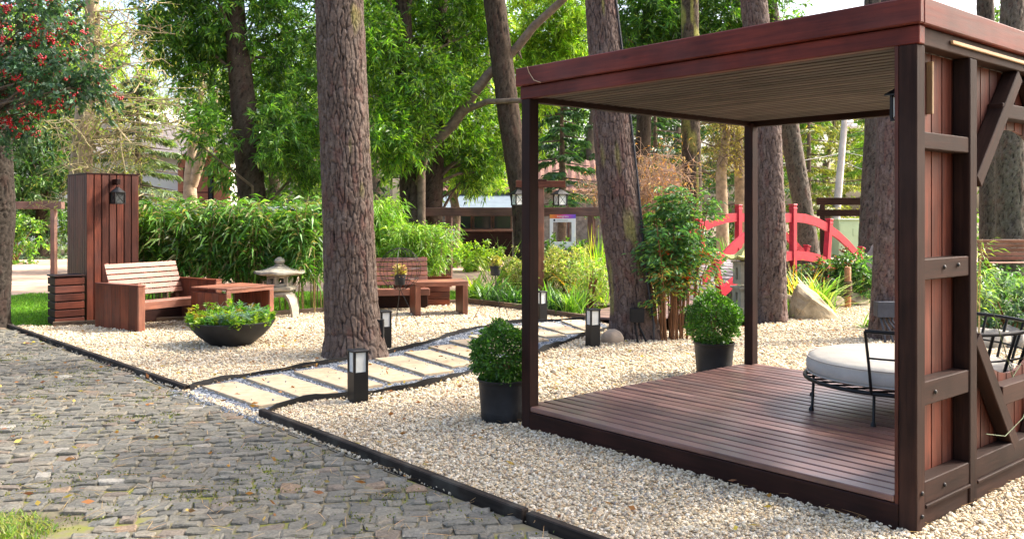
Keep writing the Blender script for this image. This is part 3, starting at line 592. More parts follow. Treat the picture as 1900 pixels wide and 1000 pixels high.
tag(straps('grass_tuft', gp_, RNG.normal(size=(n, 3)) * 0.5 + (0, 0, 1), RNG.uniform(0.04, 0.13, n) * (1.2 - 0.7 * r_), 0.006, cols(n, [(0.10, 0.2, 0.015), (0.2, 0.27, 0.03), (0.3, 0.3, 0.08)]), None, 0.5, 4), 'grass tuft in the bottom left corner of the cobbles', 'grass', kind='stuff')
#==OBJECTS==
# ================================================================== PERGOLA
pg = thing('pergola', 'dark red wooden pergola with slatted deck and round opening in its side wall', 'pergola', C0, math.atan2(V_.y, V_.x))
ZD, ZB, ZM, ZT = 0.14, 2.295, 2.385, 2.512
# deck (local x runs back into the wall, local y runs along the front towards the left)
board(pg, 'deck_skirt', (0.0, 0.09, -0.03), (0.045, PB - 0.085, ZD - 0.036), 'wood_postdark')
board(pg, 'deck_skirt', (0.09, PB - 0.045, -0.03), (PA - 0.09, PB, ZD - 0.036), 'wood_postdark')
board(pg, 'deck_skirt', (PA - 0.045, 0.09, -0.03), (PA, PB - 0.09, ZD - 0.036), 'wood_postdark')
nb = 27; pit = (PA - 0.01) / nb
for i in range(nb):
    x0 = 0.004 + i * pit
    y0, y1 = 0.115, PB - 0.004
    if x0 < 0.095 or x0 + pit > PA - 0.095: y1 = PB - 0.09
    o = board(pg, 'deck_board', (x0, y0, ZD - 0.032), (x0 + pit - 0.019, y1, ZD + random.uniform(-0.0015, 0.0015)), 'wood_deck', 0.004)
for a in (0.7, 1.4, 2.1): board(pg, 'deck_joist', (a, 0.1, -0.02), (a + 0.06, PB - 0.05, ZD - 0.04), 'wood_postdark')
PS = 0.088
for (a, b, mt) in ((0, 0, 'wood_frame'), (0, PB - PS, 'wood_postdark'), (PA - PS, PB - PS, 'wood_postdark'), (PA - PS, 0, 'wood_frame')):
    board(pg, 'post', (a, b, -0.05), (a + PS, b + PS, ZB - 0.001), mt, 0.005)
BAY = (0.60, PA - 0.60 - PS)
for a in BAY: board(pg, 'wall_stud', (a, 0.0, -0.05), (a + PS, PS, ZB - 0.001), 'wood_frame', 0.005)
# beams and fascia
board(pg, 'roof_beam', (0.0, -0.012, ZB), (0.06, PB + 0.012, ZM - 0.003), 'wood_fascia')
board(pg, 'roof_beam', (PA - 0.06, -0.012, ZB - 0.03), (PA, PB + 0.012, ZM - 0.003), 'wood_postdark')
board(pg, 'roof_beam', (0.062, PB - 0.06, ZB - 0.02), (PA - 0.062, PB, ZM - 0.003), 'wood_postdark')
board(pg, 'top_plate', (0.062, 0.0, ZB), (PA - 0.062, 0.086, ZM - 0.003), 'wood_frame')
e = 0.03
board(pg, 'fascia_board', (-e, -e, ZM), (0.012, PB + e, ZT), 'wood_fascia', 0.006)
board(pg, 'fascia_board', (PA - 0.012, -e, ZM), (PA + e, PB + e, ZT), 'wood_fascia', 0.006)
board(pg, 'fascia_board', (0.014, PB - 0.012, ZM), (PA - 0.014, PB + e, ZT), 'wood_fascia', 0.006)
board(pg, 'fascia_board', (0.014, -e, ZM), (PA - 0.014, 0.012, ZT), 'wood_fascia', 0.006)
board(pg, 'roof_sheet', (0.014, 0.014, ZT - 0.045), (PA - 0.014, PB - 0.014, ZT - 0.03), 'wood_postdark')
ns = 28; ps = (PA - 0.13) / ns
for i in range(ns):
    x0 = 0.064 + i * ps; board(pg, 'ceiling_slat', (x0, 0.09, ZM - 0.072), (x0 + ps - 0.027, PB - 0.062, ZM - 0.03), 'wood_ceiling', 0.003)
board(pg, 'ceiling_lining', (0.064, 0.09, ZM - 0.027), (PA - 0.064, PB - 0.062, ZM - 0.02), 'wood_postdark')
# side wall: planks on the inside of the frame, with a round opening
OC, OZ, OR = PA / 2, 1.275, 0.70
pw = 0.115; npk = int((PA - 0.02) / pw); pw = (PA - 0.01) / npk
def wall_piece(x0, x1, bot, top, y0=PS + 0.004, y1=PS + 0.022, nm='wall_plank', mt='wood_plank'):
    mb = MB(); n = len(bot)
    fr = [(x, z) for x, z in bot] + [(x, z) for x, z in reversed(top)]; k = len(fr); cx = (x0 + x1) / 2
    mb.v = [(z, x - cx, y0) for x, z in fr] + [(z, x - cx, y1) for x, z in fr]        # long axis along local x for the grain
    mb.f = [tuple(range(k)), tuple(range(k, 2 * k))[::-1]] + [(i, k + i, k + (i + 1) % k, (i + 1) % k) for i in range(k)]
    o = mb.build(nm, mt, pg)
    M = Matrix(((0, 1, 0, cx), (0, 0, 1, 0), (1, 0, 0, 0), (0, 0, 0, 1))); o.matrix_basis = M
for i in range(npk):
    x0 = 0.006 + i * pw; x1 = x0 + pw - 0.013; xs = np.linspace(x0, x1, 5)
    d = [abs(x - OC) for x in xs]
    if min(d) >= OR: wall_piece(x0, x1, [(x0, 0.0), (x1, 0.0)], [(x0, ZB), (x1, ZB)])
    else:
        hh = [math.sqrt(max(0, OR * OR - q * q)) for q in d]
        wall_piece(x0, x1, [(x0, 0.0), (x1, 0.0)], [(x, OZ - h - 0.001) for x, h in zip(xs, hh)])
        wall_piece(x0, x1, [(x, OZ + h + 0.001) for x, h in zip(xs, hh)], [(x0, ZB), (x1, ZB)])
for i in range(1, npk):
    x = 0.006 + i * pw - 0.0065; d = abs(x - OC) - 0.016; kw = dict(y0=PS + 0.0222, y1=PS + 0.03, nm='dark_gap_strip', mt='wood_postdark'); a, b = x - 0.016, x + 0.016  # dark strips added behind the planks so the gaps look shaded
    if d >= OR: wall_piece(a, b, [(a, 0.0), (b, 0.0)], [(a, ZB), (b, ZB)], **kw)
    else:
        h = math.sqrt(OR * OR - max(d, 0) ** 2) + 0.002; wall_piece(a, b, [(a, 0.0), (b, 0.0)], [(a, OZ - h), (b, OZ - h)], **kw); wall_piece(a, b, [(a, OZ + h), (b, OZ + h)], [(a, ZB), (b, ZB)], **kw)
def mir(a0, a1): return ((a0, a1), (PA - a1, PA - a0))
for a0, a1 in mir(PS + 0.002, BAY[0] - 0.002):
    for z0, z1, y0 in ((1.805, 1.885, 0.006), (1.175, 1.275, 0.006), (0.575, 0.69, 0.006), (0.105, 0.215, 0.004), (0.0, 0.088, 0.010)):
        board(pg, 'wall_rail', (a0, y0, z0), (a1, PS + 0.002, z1), 'wood_frame')
    board(pg, 'wall_ledge', (a0, -0.006, 0.088), (a1, 0.05, 0.105), 'wood_frame', 0.003)
b0, b1 = BAY[0] + PS + 0.002, BAY[1] - 0.002
for z0, z1 in ((2.02, 2.10), (0.44, 0.545), (0.105, 0.215), (0.0, 0.088)):
    if z0 > 1 or z0 > 0.3:
        board(pg, 'wall_rail', (b0 + 0.36, 0.008, z0), (b1 - 0.36, PS + 0.002, z1), 'wood_frame')
    else: board(pg, 'wall_rail', (b0, 0.008, z0), (b1, PS + 0.002, z1), 'wood_frame')
board(pg, 'wall_ledge', (b0, -0.006, 0.088), (b1, 0.05, 0.105), 'wood_frame', 0.003)
for sgn in (0, 1):
    f = (lambda a: a) if sgn == 0 else (lambda a: PA - a)
    beam(pg, 'brace', (f(b0 + 0.035), 0.045, 0.84), (f(b0 + 0.56), 0.045, 0.19), 0.082, 0.075, 'wood_frame', (0, -1, 0) if sgn == 0 else (0, 1, 0))
    beam(pg, 'brace', (f(b0 + 0.035), 0.045, 1.66), (f(b0 + 0.60), 0.045, 2.27), 0.082, 0.085, 'wood_frame', (0, -1, 0) if sgn == 0 else (0, 1, 0))
board(pg, 'trim_strip', (0.36, -0.016, 2.335), (1.9, -0.002, 2.352), 'wood_tan', 0.002)
board(pg, 'trim_strip', (0.30, 0.060, 1.99), (0.318, PS + 0.003, 2.25), 'wood_tan', 0.002)
bolts = [(0.045, -0.004, 0.06), (0.045, -0.004, 0.17), (0.30, 0.002, 1.23), (0.46, 0.002, 1.235), (0.30, 0.002, 0.16), (0.2, 0.002, 0.63)]
for bx_ in bolts:
    mb = MB(); mb.lathe([(0.011, 0), (0.011, 0.004), (0.007, 0.008)], 10); o = mb.build('bolt', 'black_metal', pg, True); o.location = bx_; o.rotation_euler = (R(90), 0, 0)
# wire on the fascia
mb = MB(); mb.tube([PL(-0.034, PB - 0.10) + Vector((0, 0, 2.51)), PL(-0.036, PB - 0.12) + Vector((0, 0, 2.47)), PL(-0.036, PB - 0.17) + Vector((0, 0, 2.41)), PL(-0.036, PB - 0.24) + Vector((0, 0, 2.385))], 0.003, 5)
inv = Matrix.LocRotScale(C0, Euler((0, 0, math.atan2(V_.y, V_.x))), None).inverted(); mb.v = [tuple(inv @ Vector(v)) for v in mb.v]
mb.build('cable', 'wood_tan', pg, True)

# ------------------------------------------------------------------ lanterns
def lantern(loc, rot, s, label, group=None, round_=False, bright=False):
    t = thing('lantern', label, 'lantern', loc, rot, group)      # loc = top of its ring
    w, h = 0.055 * s, 0.115 * s; zt = -0.085 * s
    n = 12 if round_ else 4; rr = (1.0 if round_ else 1.414); ro = R(45) if not round_ else 0
    MB().lathe([(w * 1.45 * rr, zt - 0.002), (w * 1.45 * rr, zt + 0.006 * s), (w * 0.35 * rr, zt + 0.055 * s), (w * 0.22 * rr, zt + 0.062 * s)], n, rot=ro).build('roof', 'black_metal', t, round_)
    MB().tube([(0.012 * s * math.cos(k * math.pi / 5), 0, -0.014 * s + 0.012 * s * math.sin(k * math.pi / 5)) for k in range(11)], 0.003 * s, 5).build('ring', 'black_metal', t, True)
    MB().box((-w * 1.08, -w * 1.08, zt - h - 0.012 * s), (w * 1.08, w * 1.08, zt - h)).build('base', 'black_metal', t)
    for sx in (-1, 1):
        for sy in (-1, 1):
            q = 0.006 * s; MB().box((sx * w - q, sy * w - q, zt - h), (sx * w + q, sy * w + q, zt)).build('corner_bar', 'black_metal', t)
    for k in range(4):
        a = k * math.pi / 2; ca, sn = math.cos(a), math.sin(a)
        pt = lambda x, d, z: (ca * x - sn * d, sn * x + ca * d, z)
        g = MB(); q = w - 0.007 * s; d = -w * 0.93
        g.add([pt(-q, d, zt - h), pt(q, d, zt - h), pt(q, d, zt), pt(-q, d, zt), pt(-q, d + 0.003, zt - h), pt(q, d + 0.003, zt - h), pt(q, d + 0.003, zt), pt(-q, d + 0.003, zt)], [(0, 1, 2, 3), (7, 6, 5, 4), (0, 4, 5, 1), (1, 5, 6, 2), (2, 6, 7, 3), (3, 7, 4, 0)])
        pn = g.build('glass_pane', 'lantern_dark' if round_ else 'lantern_glass', t)
        x = MB(); x.tube([pt(-q, d - 0.002, zt - h), pt(q, d - 0.002, zt)], 0.0022 * s, 4); x.tube([pt(q, d - 0.002, zt - h), pt(-q, d - 0.002, zt)], 0.0022 * s, 4)
        x.build('cross_bar', 'black_metal', pn)
    return t
pl = PL(0.36, 0.212)
lantern((pl.x, pl.y, 2.19), math.atan2(V_.y, V_.x), 1.05, 'black lantern hanging inside the pergola near its corner post')
beam(pg, 'lantern_arm', (0.36, PS + 0.032, 2.20), (0.36, 0.235, 2.20), 0.02, 0.02, 'black_metal')

# ------------------------------------------------------------------ round lounge chair
cc = Vector((2.73, 6.22, ZD)); ch = thing('lounge_chair', 'round black metal lounge chair with thick white cushion on the deck', 'chair', cc)
def arc(r, z, a0, a1, n): return [(r * math.cos(R(a0 + (a1 - a0) * k / n)), r * math.sin(R(a0 + (a1 - a0) * k / n)), z) for k in range(n + 1)]
MB().tube(arc(0.665, 0.205, 0, 360, 48), 0.014, 8).build('seat_ring', 'black_metal', ch, True)
sl_ = MB()
for k in range(-5, 6):
    y = k * 0.11; xx = math.sqrt(0.66 ** 2 - y * y); sl_.tube([(-xx, y, 0.205), (xx, y, 0.205)], 0.007, 6)
sl_.build('seat_grid', 'black_metal', ch, True)
MB().lathe([(0.0, 0.222), (0.58, 0.222), (0.635, 0.235), (0.655, 0.27), (0.657, 0.31), (0.645, 0.345), (0.60, 0.365), (0.40, 0.374), (0.0, 0.378)], 56).build('cushion', 'cushion', ch, True)
MB().tube(arc(0.652, 0.348, 0, 360, 56), 0.005, 6).build('cushion_piping', 'piping', ch, True)
MB().tube(arc(0.652, 0.246, 0, 360, 56), 0.005, 6).build('cushion_piping', 'piping', ch, True)
MB().tube(arc(0.785, 0.615, 229, 411, 40), 0.013, 8).build('back_hoop', 'black_metal', ch, True)
for k in range(14):
    a = 229 + 14 * k
    MB().tube([(0.785 * math.cos(R(a)), 0.785 * math.sin(R(a)), 0.615), (0.72 * math.cos(R(a)), 0.72 * math.sin(R(a)), 0.40), (0.672 * math.cos(R(a)), 0.672 * math.sin(R(a)), 0.205)], 0.0095, 6).build('back_bar', 'black_metal', ch, True)
MB().tube(arc(0.735, 0.44, 229, 411, 40), 0.007, 6).build('back_rail', 'black_metal', ch, True)
for a in (230, 184, 138, 60, 5, 295):
    ca, sn = math.cos(R(a)), math.sin(R(a)); MB().tube([(0.655 * ca, 0.655 * sn, 0.205), (0.665 * ca, 0.665 * sn, 0.03), (0.67 * ca, 0.67 * sn, 0.012), (0.67 * ca, 0.67 * sn, 0.0)], [0.010, 0.010, 0.018, 0.02], 8).build('leg', 'black_metal', ch, True)

# ------------------------------------------------------------------ bollard lights
def bollard(p, s, rot, label):
    t = thing('bollard_light', label, 'bollard', p, rot, 'black bollard lights along the path'); w = 0.062 * s; h = 0.41 * s
    MB().box((-w, -w, -0.03), (w, w, h * 0.57)).build('body', 'black_metal', t)
    MB().box((-w * 0.86, -w * 0.86, h * 0.57), (w * 0.86, w * 0.86, h * 0.955)).build('diffuser', 'frosted_glass', t)
    for sx in (-1, 1):
        for sy in (-1, 1): q = 0.009; x = sx * (w - q); y = sy * (w - q); MB().box((x - q, y - q, h * 0.5701), (x + q, y + q, h * 0.955)).build('corner_bar', 'black_metal', t)
    MB().lathe([(w * 1.08 * 1.414, h * 0.955), (w * 1.08 * 1.414, h * 0.982), (w * 0.9 * 1.414, h)], 4, rot=R(45)).build('cap', 'black_metal', t)
bollard(G(664, 743), 1.0, R(34), 'black bollard light nearest the camera, in front of the thick trunk')
bollard(G(713, 644), 1.0, R(30), 'black bollard light half hidden behind the thick pine trunk')
bollard(G(1004, 593), 0.98, R(36), 'farthest black bollard light, just right of the slim pergola post')
bollard(G(1100, 640), 1.0, R(24), 'black bollard light beside the round stone at the leaning trunk')

# ------------------------------------------------------------------ potted box balls
def potted_ball(p, r, h, br, bz, label):
    t = thing('potted_boxwood', label, 'potted plant', p, 0, 'box balls in black pots')
    MB().lathe([(r * 0.84, -0.02), (r * 0.86, 0.012), (r * 0.885, 0.02), (r * 0.87, 0.032), (r * 0.89, 0.042), (r * 0.88, 0.055), (r * 0.97, h * 0.86), (r, h - 0.02), (r * 1.03, h - 0.015), (r * 1.03, h), (r * 0.97, h), (r * 0.95, h - 0.05), (0, h - 0.05)], 40).build('pot', 'pot_plastic', t, True)
    MB().lathe([(0.0, h - 0.045), (r * 0.94, h - 0.045), (r * 0.7, h - 0.03), (0, h - 0.025)], 24).build('soil', 'soil', t, True)
    st = MB()
    for k in range(9):
        a = random.uniform(0, 6.28); q = random.uniform(0.3, 0.8) * br; st.tube([(random.gauss(0, 0.02), random.gauss(0, 0.02), h - 0.05), (q * 0.4 * math.cos(a), q * 0.4 * math.sin(a), bz - br * 0.5), (q * math.cos(a), q * math.sin(a), bz + random.uniform(-0.3, 0.5) * br)], [0.008, 0.006, 0.003], 5, False)
    st.build('stems', 'stem', t, True)
    n = 8000; d = sphere_pts(n); lump = 1 + 0.10 * np.sin(5 * d[:, 0] + 3 * d[:, 2]) * np.sin(4 * d[:, 1] + 1) + 0.07 * np.sin(9 * d[:, 2] + 8 * d[:, 0]); rr = br * lump * RNG.uniform(0.55, 1.03, n) ** 0.6; sh_ = sphere_pts(60)[np.argmax(d @ sphere_pts(60).T, 1)]; rr = rr * np.where(RNG.random(n) < 0.05, RNG.uniform(1.0, 1.16, n), 1)
    P = d * rr[:, None] * (1, 1, 0.98) + (0, 0, bz); P = P[P[:, 2] > h - 0.05]; n = len(P); D = unit(P - (0, 0, bz)) + RNG.normal(size=(n, 3)) * 0.8 + (0, 0, 0.25)
    leaves('crown', P, D, RNG.uniform(0.02, 0.034, n), RNG.uniform(0.013, 0.02, n), cols(n, [(0.035, 0.10, 0.015), (0.06, 0.16, 0.02), (0.10, 0.22, 0.03)], 0.25, [.4, .4, .2]), t, 0.05)
    return t
potted_ball(Vector((-0.065, 6.56, 0)), 0.185, 0.29, 0.225, 0.47, 'clipped box ball in black pot beside the slim front post of the pergola')
potted_ball(Vector((1.875, 8.32, 0)), 0.185, 0.30, 0.245, 0.52, 'clipped box ball in black pot behind the deck, beside the rear post')

# ------------------------------------------------------------------ bowl planter
bc = G(424, 640); bc = Vector((bc.x, 10.25, 0)); bw = thing('bowl_planter', 'wide shallow black bowl planted with yellow green succulents on gravel', 'planter', bc)
MB().lathe([(0.20, -0.02), (0.23, 0.0), (0.36, 0.10), (0.45, 0.20), (0.485, 0.262), (0.47, 0.268), (0.44, 0.24), (0, 0.22)], 44).build('bowl', 'pot_plastic', bw, True)
MB().lathe([(0, 0.225), (0.445, 0.228), (0.3, 0.25), (0, 0.262)], 30).build('soil', 'soil', bw, True)
P, D, Lf, Cf = [], [], [], []
for k in range(260):
    a = random.uniform(0, 6.28); r = 0.46 * math.sqrt(random.random()); x, y = r * math.cos(a), r * math.sin(a); top = 0.26 + random.uniform(0.02, 0.16) * (1.1 - 0.6 * r / 0.46) + (0.08 if random.random() < 0.1 else 0)
    pal = [(0.16, 0.26, 0.02), (0.25, 0.36, 0.03), (0.11, 0.27, 0.04), (0.36, 0.26, 0.03)][random.choices(range(4), [5, 4, 4, 0.5])[0]]
    for q in range(26):
        z = top - (q // 7) * 0.022; an = random.uniform(0, 6.28); P.append((x * 1.03, y * 1.03, z)); D.append((math.cos(an), math.sin(an), random.uniform(0.0, 0.9))); Lf.append(random.uniform(0.035, 0.065)); Cf.append(pal)
Cf = np.array(Cf) * (1 + RNG.normal(size=(len(Cf), 1)) * 0.2)
leaves('succulents', P, D, np.array(Lf), 0.022, np.clip(Cf, 0.01, 1), bw, 0.1)
P, D = [], []
for k in range(26):
    a = random.uniform(0, 6.28); r = 0.42 * math.sqrt(random.random()); z = 0.3 + random.uniform(0, 0.1)
    if k < 8: a, r, z = -1.5 + random.gauss(0, 0.2), 0.38, 0.30 + random.random() * 0.06
    for q in range(22): P.append((r * math.cos(a), r * math.sin(a), z)); D.append((random.gauss(0, 1), random.gauss(0, 1), random.uniform(-0.3, 1.3)))
leaves('blue_succulents', P, D, RNG.uniform(0.06, 0.12, len(P)), 0.009, cols(len(P), [(0.14, 0.24, 0.22), (0.20, 0.30, 0.28)]), bw, 0.1)

# ------------------------------------------------------------------ benches and low tables
aL = Vector((0.534, 0.846, 0)).normalized()
def bench(origin, rot, length, depth, ah, ath, label, far_arm=True, sh=0.36):
    """local x along the seat, local y towards the back; origin = front outer corner of the first arm"""
    t = thing('slatted_bench', label, 'bench', origin, rot, 'red wooden garden benches')
    for x0 in (0.0, length - ath):
        n = 5; w = (depth - 0.03) / n
        if x0 > 0 and not far_arm: continue
        for k in range(n):
            board(t, 'arm_board', (x0 + 0.001, 0.03 + k * w, -0.03), (x0 + 0.018, 0.03 + (k + 1) * w - 0.004, ah - 0.02), 'wood_red', 0.002)
            board(t, 'arm_board', (x0 + ath - 0.018, 0.03 + k * w, -0.03), (x0 + ath - 0.001, 0.03 + (k + 1) * w - 0.004, ah - 0.02), 'wood_red', 0.002)
        board(t, 'arm_front', (x0, 0.0, -0.03), (x0 + ath, 0.028, ah - 0.02), 'wood_bench_lit', 0.003)  # front painted paler than the arm sides, as if sunlit
        board(t, 'arm_top', (x0 - 0.006, -0.004, ah - 0.019), (x0 + ath + 0.006, depth, ah), 'wood_red', 0.003)
    a, b = ath + 0.002, length - ath - 0.002
    for k in range(4): y = 0.03 + k * 0.095; board(t, 'seat_slat', (a, y, sh - 0.022 - k * 0.006), (b, y + 0.085, sh - k * 0.006), 'wood_bench_lit', 0.003)
    board(t, 'seat_front', (a, 0.012, sh - 0.10), (b, 0.028, sh - 0.004), 'wood_bench_lit', 0.003)
    board(t, 'seat_base', (a, depth - 0.2, 0.0), (b, depth - 0.16, sh - 0.05), 'wood_postdark')
    n = 6
    for k in range(n):
        f = k / n; z = sh + 0.03 + f * 0.43; y = depth - 0.20 + f * 0.17
        beam(t, 'back_slat', (a + 0.0, y, z + 0.032), (b + (0.0), y, z + 0.032), 0.018, 0.064, 'wood_bench_lit', (0, 0.37, 1), 0.003)
    for x in (a + 0.06, b - 0.06): beam(t, 'back_post', (x, depth - 0.21, 0.2), (x, depth - 0.01, sh + 0.46), 0.05, 0.03, 'wood_red', (0, 1, 0))
    board(t, 'back_rear_post', (a, depth - 0.07, -0.03), (a + 0.05, depth - 0.02, sh), 'wood_red'); board(t, 'back_rear_post', (b - 0.05, depth - 0.07, -0.03), (b, depth - 0.02, sh), 'wood_red')
    return t
def low_table(origin, rot, length, depth, hgt, label):
    t = thing('low_table', label, 'table', origin, rot, 'low red wooden tables beside the benches'); th = 0.075
    n = 5; w = (depth - 0.03) / n
    for x0 in (0.0, length - th):
        for k in range(n):
            for q in (x0 + 0.001, x0 + th - 0.018): board(t, 'leg_board', (q, 0.03 + k * w, -0.03), (q + 0.017, 0.03 + (k + 1) * w - 0.003, hgt - 0.065), 'wood_red', 0.002)
        board(t, 'leg_front', (x0, 0.0, -0.03), (x0 + th, 0.028, hgt - 0.065), 'wood_bench_lit', 0.003)  # leg front in the sunlit tone, leg sides in the darker red
    board(t, 'apron', (0.0, 0.0, hgt - 0.064), (length, 0.022, hgt - 0.018), 'wood_bench_lit', 0.003)
    m_ = 4; w = depth / m_
    for k in range(m_): board(t, 'top_slat', (-0.008, -0.008 + k * w, hgt - 0.0175), (length + 0.008, -0.008 + (k + 1) * w - 0.004, hgt), 'wood_bench_lit', 0.003)
    return t
rotb = math.atan2(aL.y, aL.x)
B0 = G(257, 615); bench(B0, rotb, 1.30, 0.92, 0.577, 0.095, 'red slatted bench standing by the tall lantern column', True, 0.36)
T0 = Vector((-3.66, 11.50, 0)); low_table(T0, rotb, 0.80, 0.70, 0.517, 'low red wooden table between the column bench and the black bowl')
r2 = math.atan2(0.30, 0.954)
low_table(G(771, 586), R(16), 0.78, 0.52, 0.485, 'low red wooden table right of the thick pine trunk')
bench(Vector((-2.35, 13.55, 0)), R(10), 1.2, 0.62, 0.5, 0.09, 'red slatted bench partly hidden behind the thick pine trunk', False, 0.33)
# planter box with bamboo behind the right bench
bx = W(782, 512, 14.7); pb = thing('bamboo_planter', 'dark red wooden planter box with leafy bamboo behind the right-hand bench', 'planter', (bx.x, bx.y, 0), R(8))
for z in (0, 1, 2, 3):
    for y in (-0.22, 0.205): board(pb, 'side_slat', (-0.45, y, z * 0.118 - 0.02), (0.45, y + 0.02, z * 0.118 + 0.092), 'wood_red', 0.003)
    for x in (-0.45, 0.43): board(pb, 'side_slat', (x, -0.198, z * 0.118 - 0.02), (x + 0.02, 0.203, z * 0.118 + 0.092), 'wood_red', 0.003)
board(pb, 'rim', (-0.47, -0.24, 0.446), (0.47, -0.19, 0.466), 'wood_red'); board(pb, 'rim', (-0.47, 0.19, 0.446), (0.47, 0.24, 0.466), 'wood_red')
board(pb, 'soil', (-0.42, -0.19, 0.36), (0.42, 0.19, 0.40), 'soil')
def bamboo(parent, x0, x1, y0, y1, h, n, per, L, Wd, pal, z0=0.0, canes=True, low=0.25, hang=0.5, fan=0.25):
    P, D = [], []; mb = MB()
    for k in range(n):
        x = random.uniform(x0, x1); y = random.uniform(y0, y1); hh = h * random.uniform(0.84, 1.04); tx, ty = x + random.gauss(0, fan * 0.6), y + random.gauss(0, fan * 0.6)
        if canes and k % 2 == 0: mb.tube([(x, y, z0 - 0.03), (x * 0.6 + tx * 0.4, y * 0.6 + ty * 0.4, z0 + hh * 0.6), (tx, ty, z0 + hh)], [0.011, 0.008, 0.003], 5, False)
        for q in range(per):
            f = random.uniform(low, 1.0) ** 0.8; an = random.uniform(0, 6.28); s = 0.16 * random.random()
            P.append((x + (tx - x) * f + math.cos(an) * s, y + (ty - y) * f + math.sin(an) * s, z0 + hh * f + random.gauss(0, 0.03))); D.append((math.cos(an), math.sin(an), random.uniform(-hang * 1.6, 0.7)))
    if canes: mb.build('canes', 'bamboo_cane', parent, True)
    n = len(P); leaves('foliage', P, D, RNG.uniform(0.6, 1.2, n) * L, RNG.uniform(0.7, 1.2, n) * Wd, cols(n, pal, 0.3), parent, hang * 0.7)
bamboo(pb, -0.36, 0.30, -0.15, 0.15, 0.9, 50, 95, 0.15, 0.018, [(0.10, 0.22, 0.02), (0.17, 0.32, 0.03), (0.25, 0.38, 0.05)], 0.4, True, 0.1)
# ------------------------------------------------------------------ lantern column and slatted box
cx0 = Vector((-5.86, 12.36, 0)); col = thing('lantern_column', 'tall dark red planked cabinet column behind the bench, carrying a lantern', 'column', cx0, math.atan2(V_.y, V_.x))
CW, CD, CH = 0.70, 0.95, 2.045
board(col, 'core', (0.016, 0.016, 0), (CW - 0.016, CD - 0.016, CH - 0.03), 'wood_postdark')
n = 7; w = CW / n
for k in range(n):
    board(col, 'plank', (k * w, 0.0, -0.03), ((k + 1) * w - 0.014, 0.015, CH - 0.02), 'wood_plank', 0.003); board(col, 'plank', (k * w, CD - 0.015, -0.03), ((k + 1) * w - 0.014, CD, CH - 0.02), 'wood_plank', 0.003)
n = 9; w = (CD - 0.03) / n
for k in range(n):
    for x in (0.0, CW - 0.015): board(col, 'plank', (x, 0.0155 + k * w, -0.03), (x + 0.015, 0.0155 + (k + 1) * w - 0.012, CH - 0.02), 'wood_plank', 0.003)
board(col, 'cap', (-0.006, -0.006, CH - 0.019), (CW + 0.006, CD + 0.006, CH), 'wood_postdark', 0.003)
board(col, 'lantern_bracket', (0.335, -0.20, CH - 0.16), (0.385, -0.001, CH - 0.085), 'wood_postdark')
lw = cx0 + V_ * 0.36 - U_ * 0.155; lantern((lw.x, lw.y, CH - 0.165), math.atan2(V_.y, V_.x) + R(10), 1.25, 'grey black round topped lantern hanging from the planked column', None, True)
bo = Vector((-6.13, 12.03, 0)); sb = thing('slatted_box', 'low slatted red box at the foot of the planked column', 'box', bo, math.atan2(V_.y, V_.x))
BW = 0.37
for k in range(6):
    z = -0.02 + k * 0.108
    for y in (0.0, BW - 0.02): board(sb, 'slat', (0.0, y, z), (BW, y + 0.02, z + 0.09), 'wood_plank', 0.003)
    for x in (0.0, BW - 0.02): board(sb, 'slat', (x, 0.022, z), (x + 0.02, BW - 0.022, z + 0.09), 'wood_postdark', 0.003)
board(sb, 'core', (0.022, 0.022, 0), (BW - 0.022, BW - 0.022, 0.62), 'wood_postdark'); board(sb, 'lid', (-0.01, -0.01, 0.628), (BW + 0.01, BW + 0.01, 0.648), 'wood_postdark')
# ------------------------------------------------------------------ bamboo hedge
hg = thing('bamboo_hedge', 'dense bamboo hedge with long drooping leaves behind the red bench', 'hedge', (-4.2, 13.7, 0))
PALB = [(0.04, 0.115, 0.016), (0.04, 0.115, 0.016), (0.08, 0.20, 0.022), (0.08, 0.20, 0.022), (0.12, 0.25, 0.03), (0.12, 0.25, 0.03), (0.17, 0.27, 0.05), (0.30, 0.26, 0.10)]
bamboo(hg, -1.75, 1.45, -0.35, 0.35, 1.68, 200, 64, 0.235, 0.034, PALB, 0, True, 0.26, 0.5, 0.14)
h2 = thing('bamboo_hedge', 'bright bamboo clump just right of the thick pine trunk', 'hedge', (-1.95, 15.2, 0))
bamboo(h2, -0.75, 0.0, -0.3, 0.3, 1.75, 60, 90, 0.2, 0.022, [(0.12, 0.26, 0.02), (0.2, 0.38, 0.03), (0.28, 0.42, 0.06)], 0, True, 0.15, 0.7, 0.15)
# white rail behind hedge
wr = thing('white_rail', 'white horizontal rail showing above the bamboo hedge', 'rail', (-5.2, 15.2, 0), R(2))
beam(wr, 'rail', (-0.9, 0, 1.56), (2.6, 0, 1.56), 0.05, 0.07, 'white_paint')
for x in (-0.7, 0.9, 2.4): board(wr, 'post', (x, 0.03, -0.04), (x + 0.06, 0.09, 1.54), 'wood_rail')

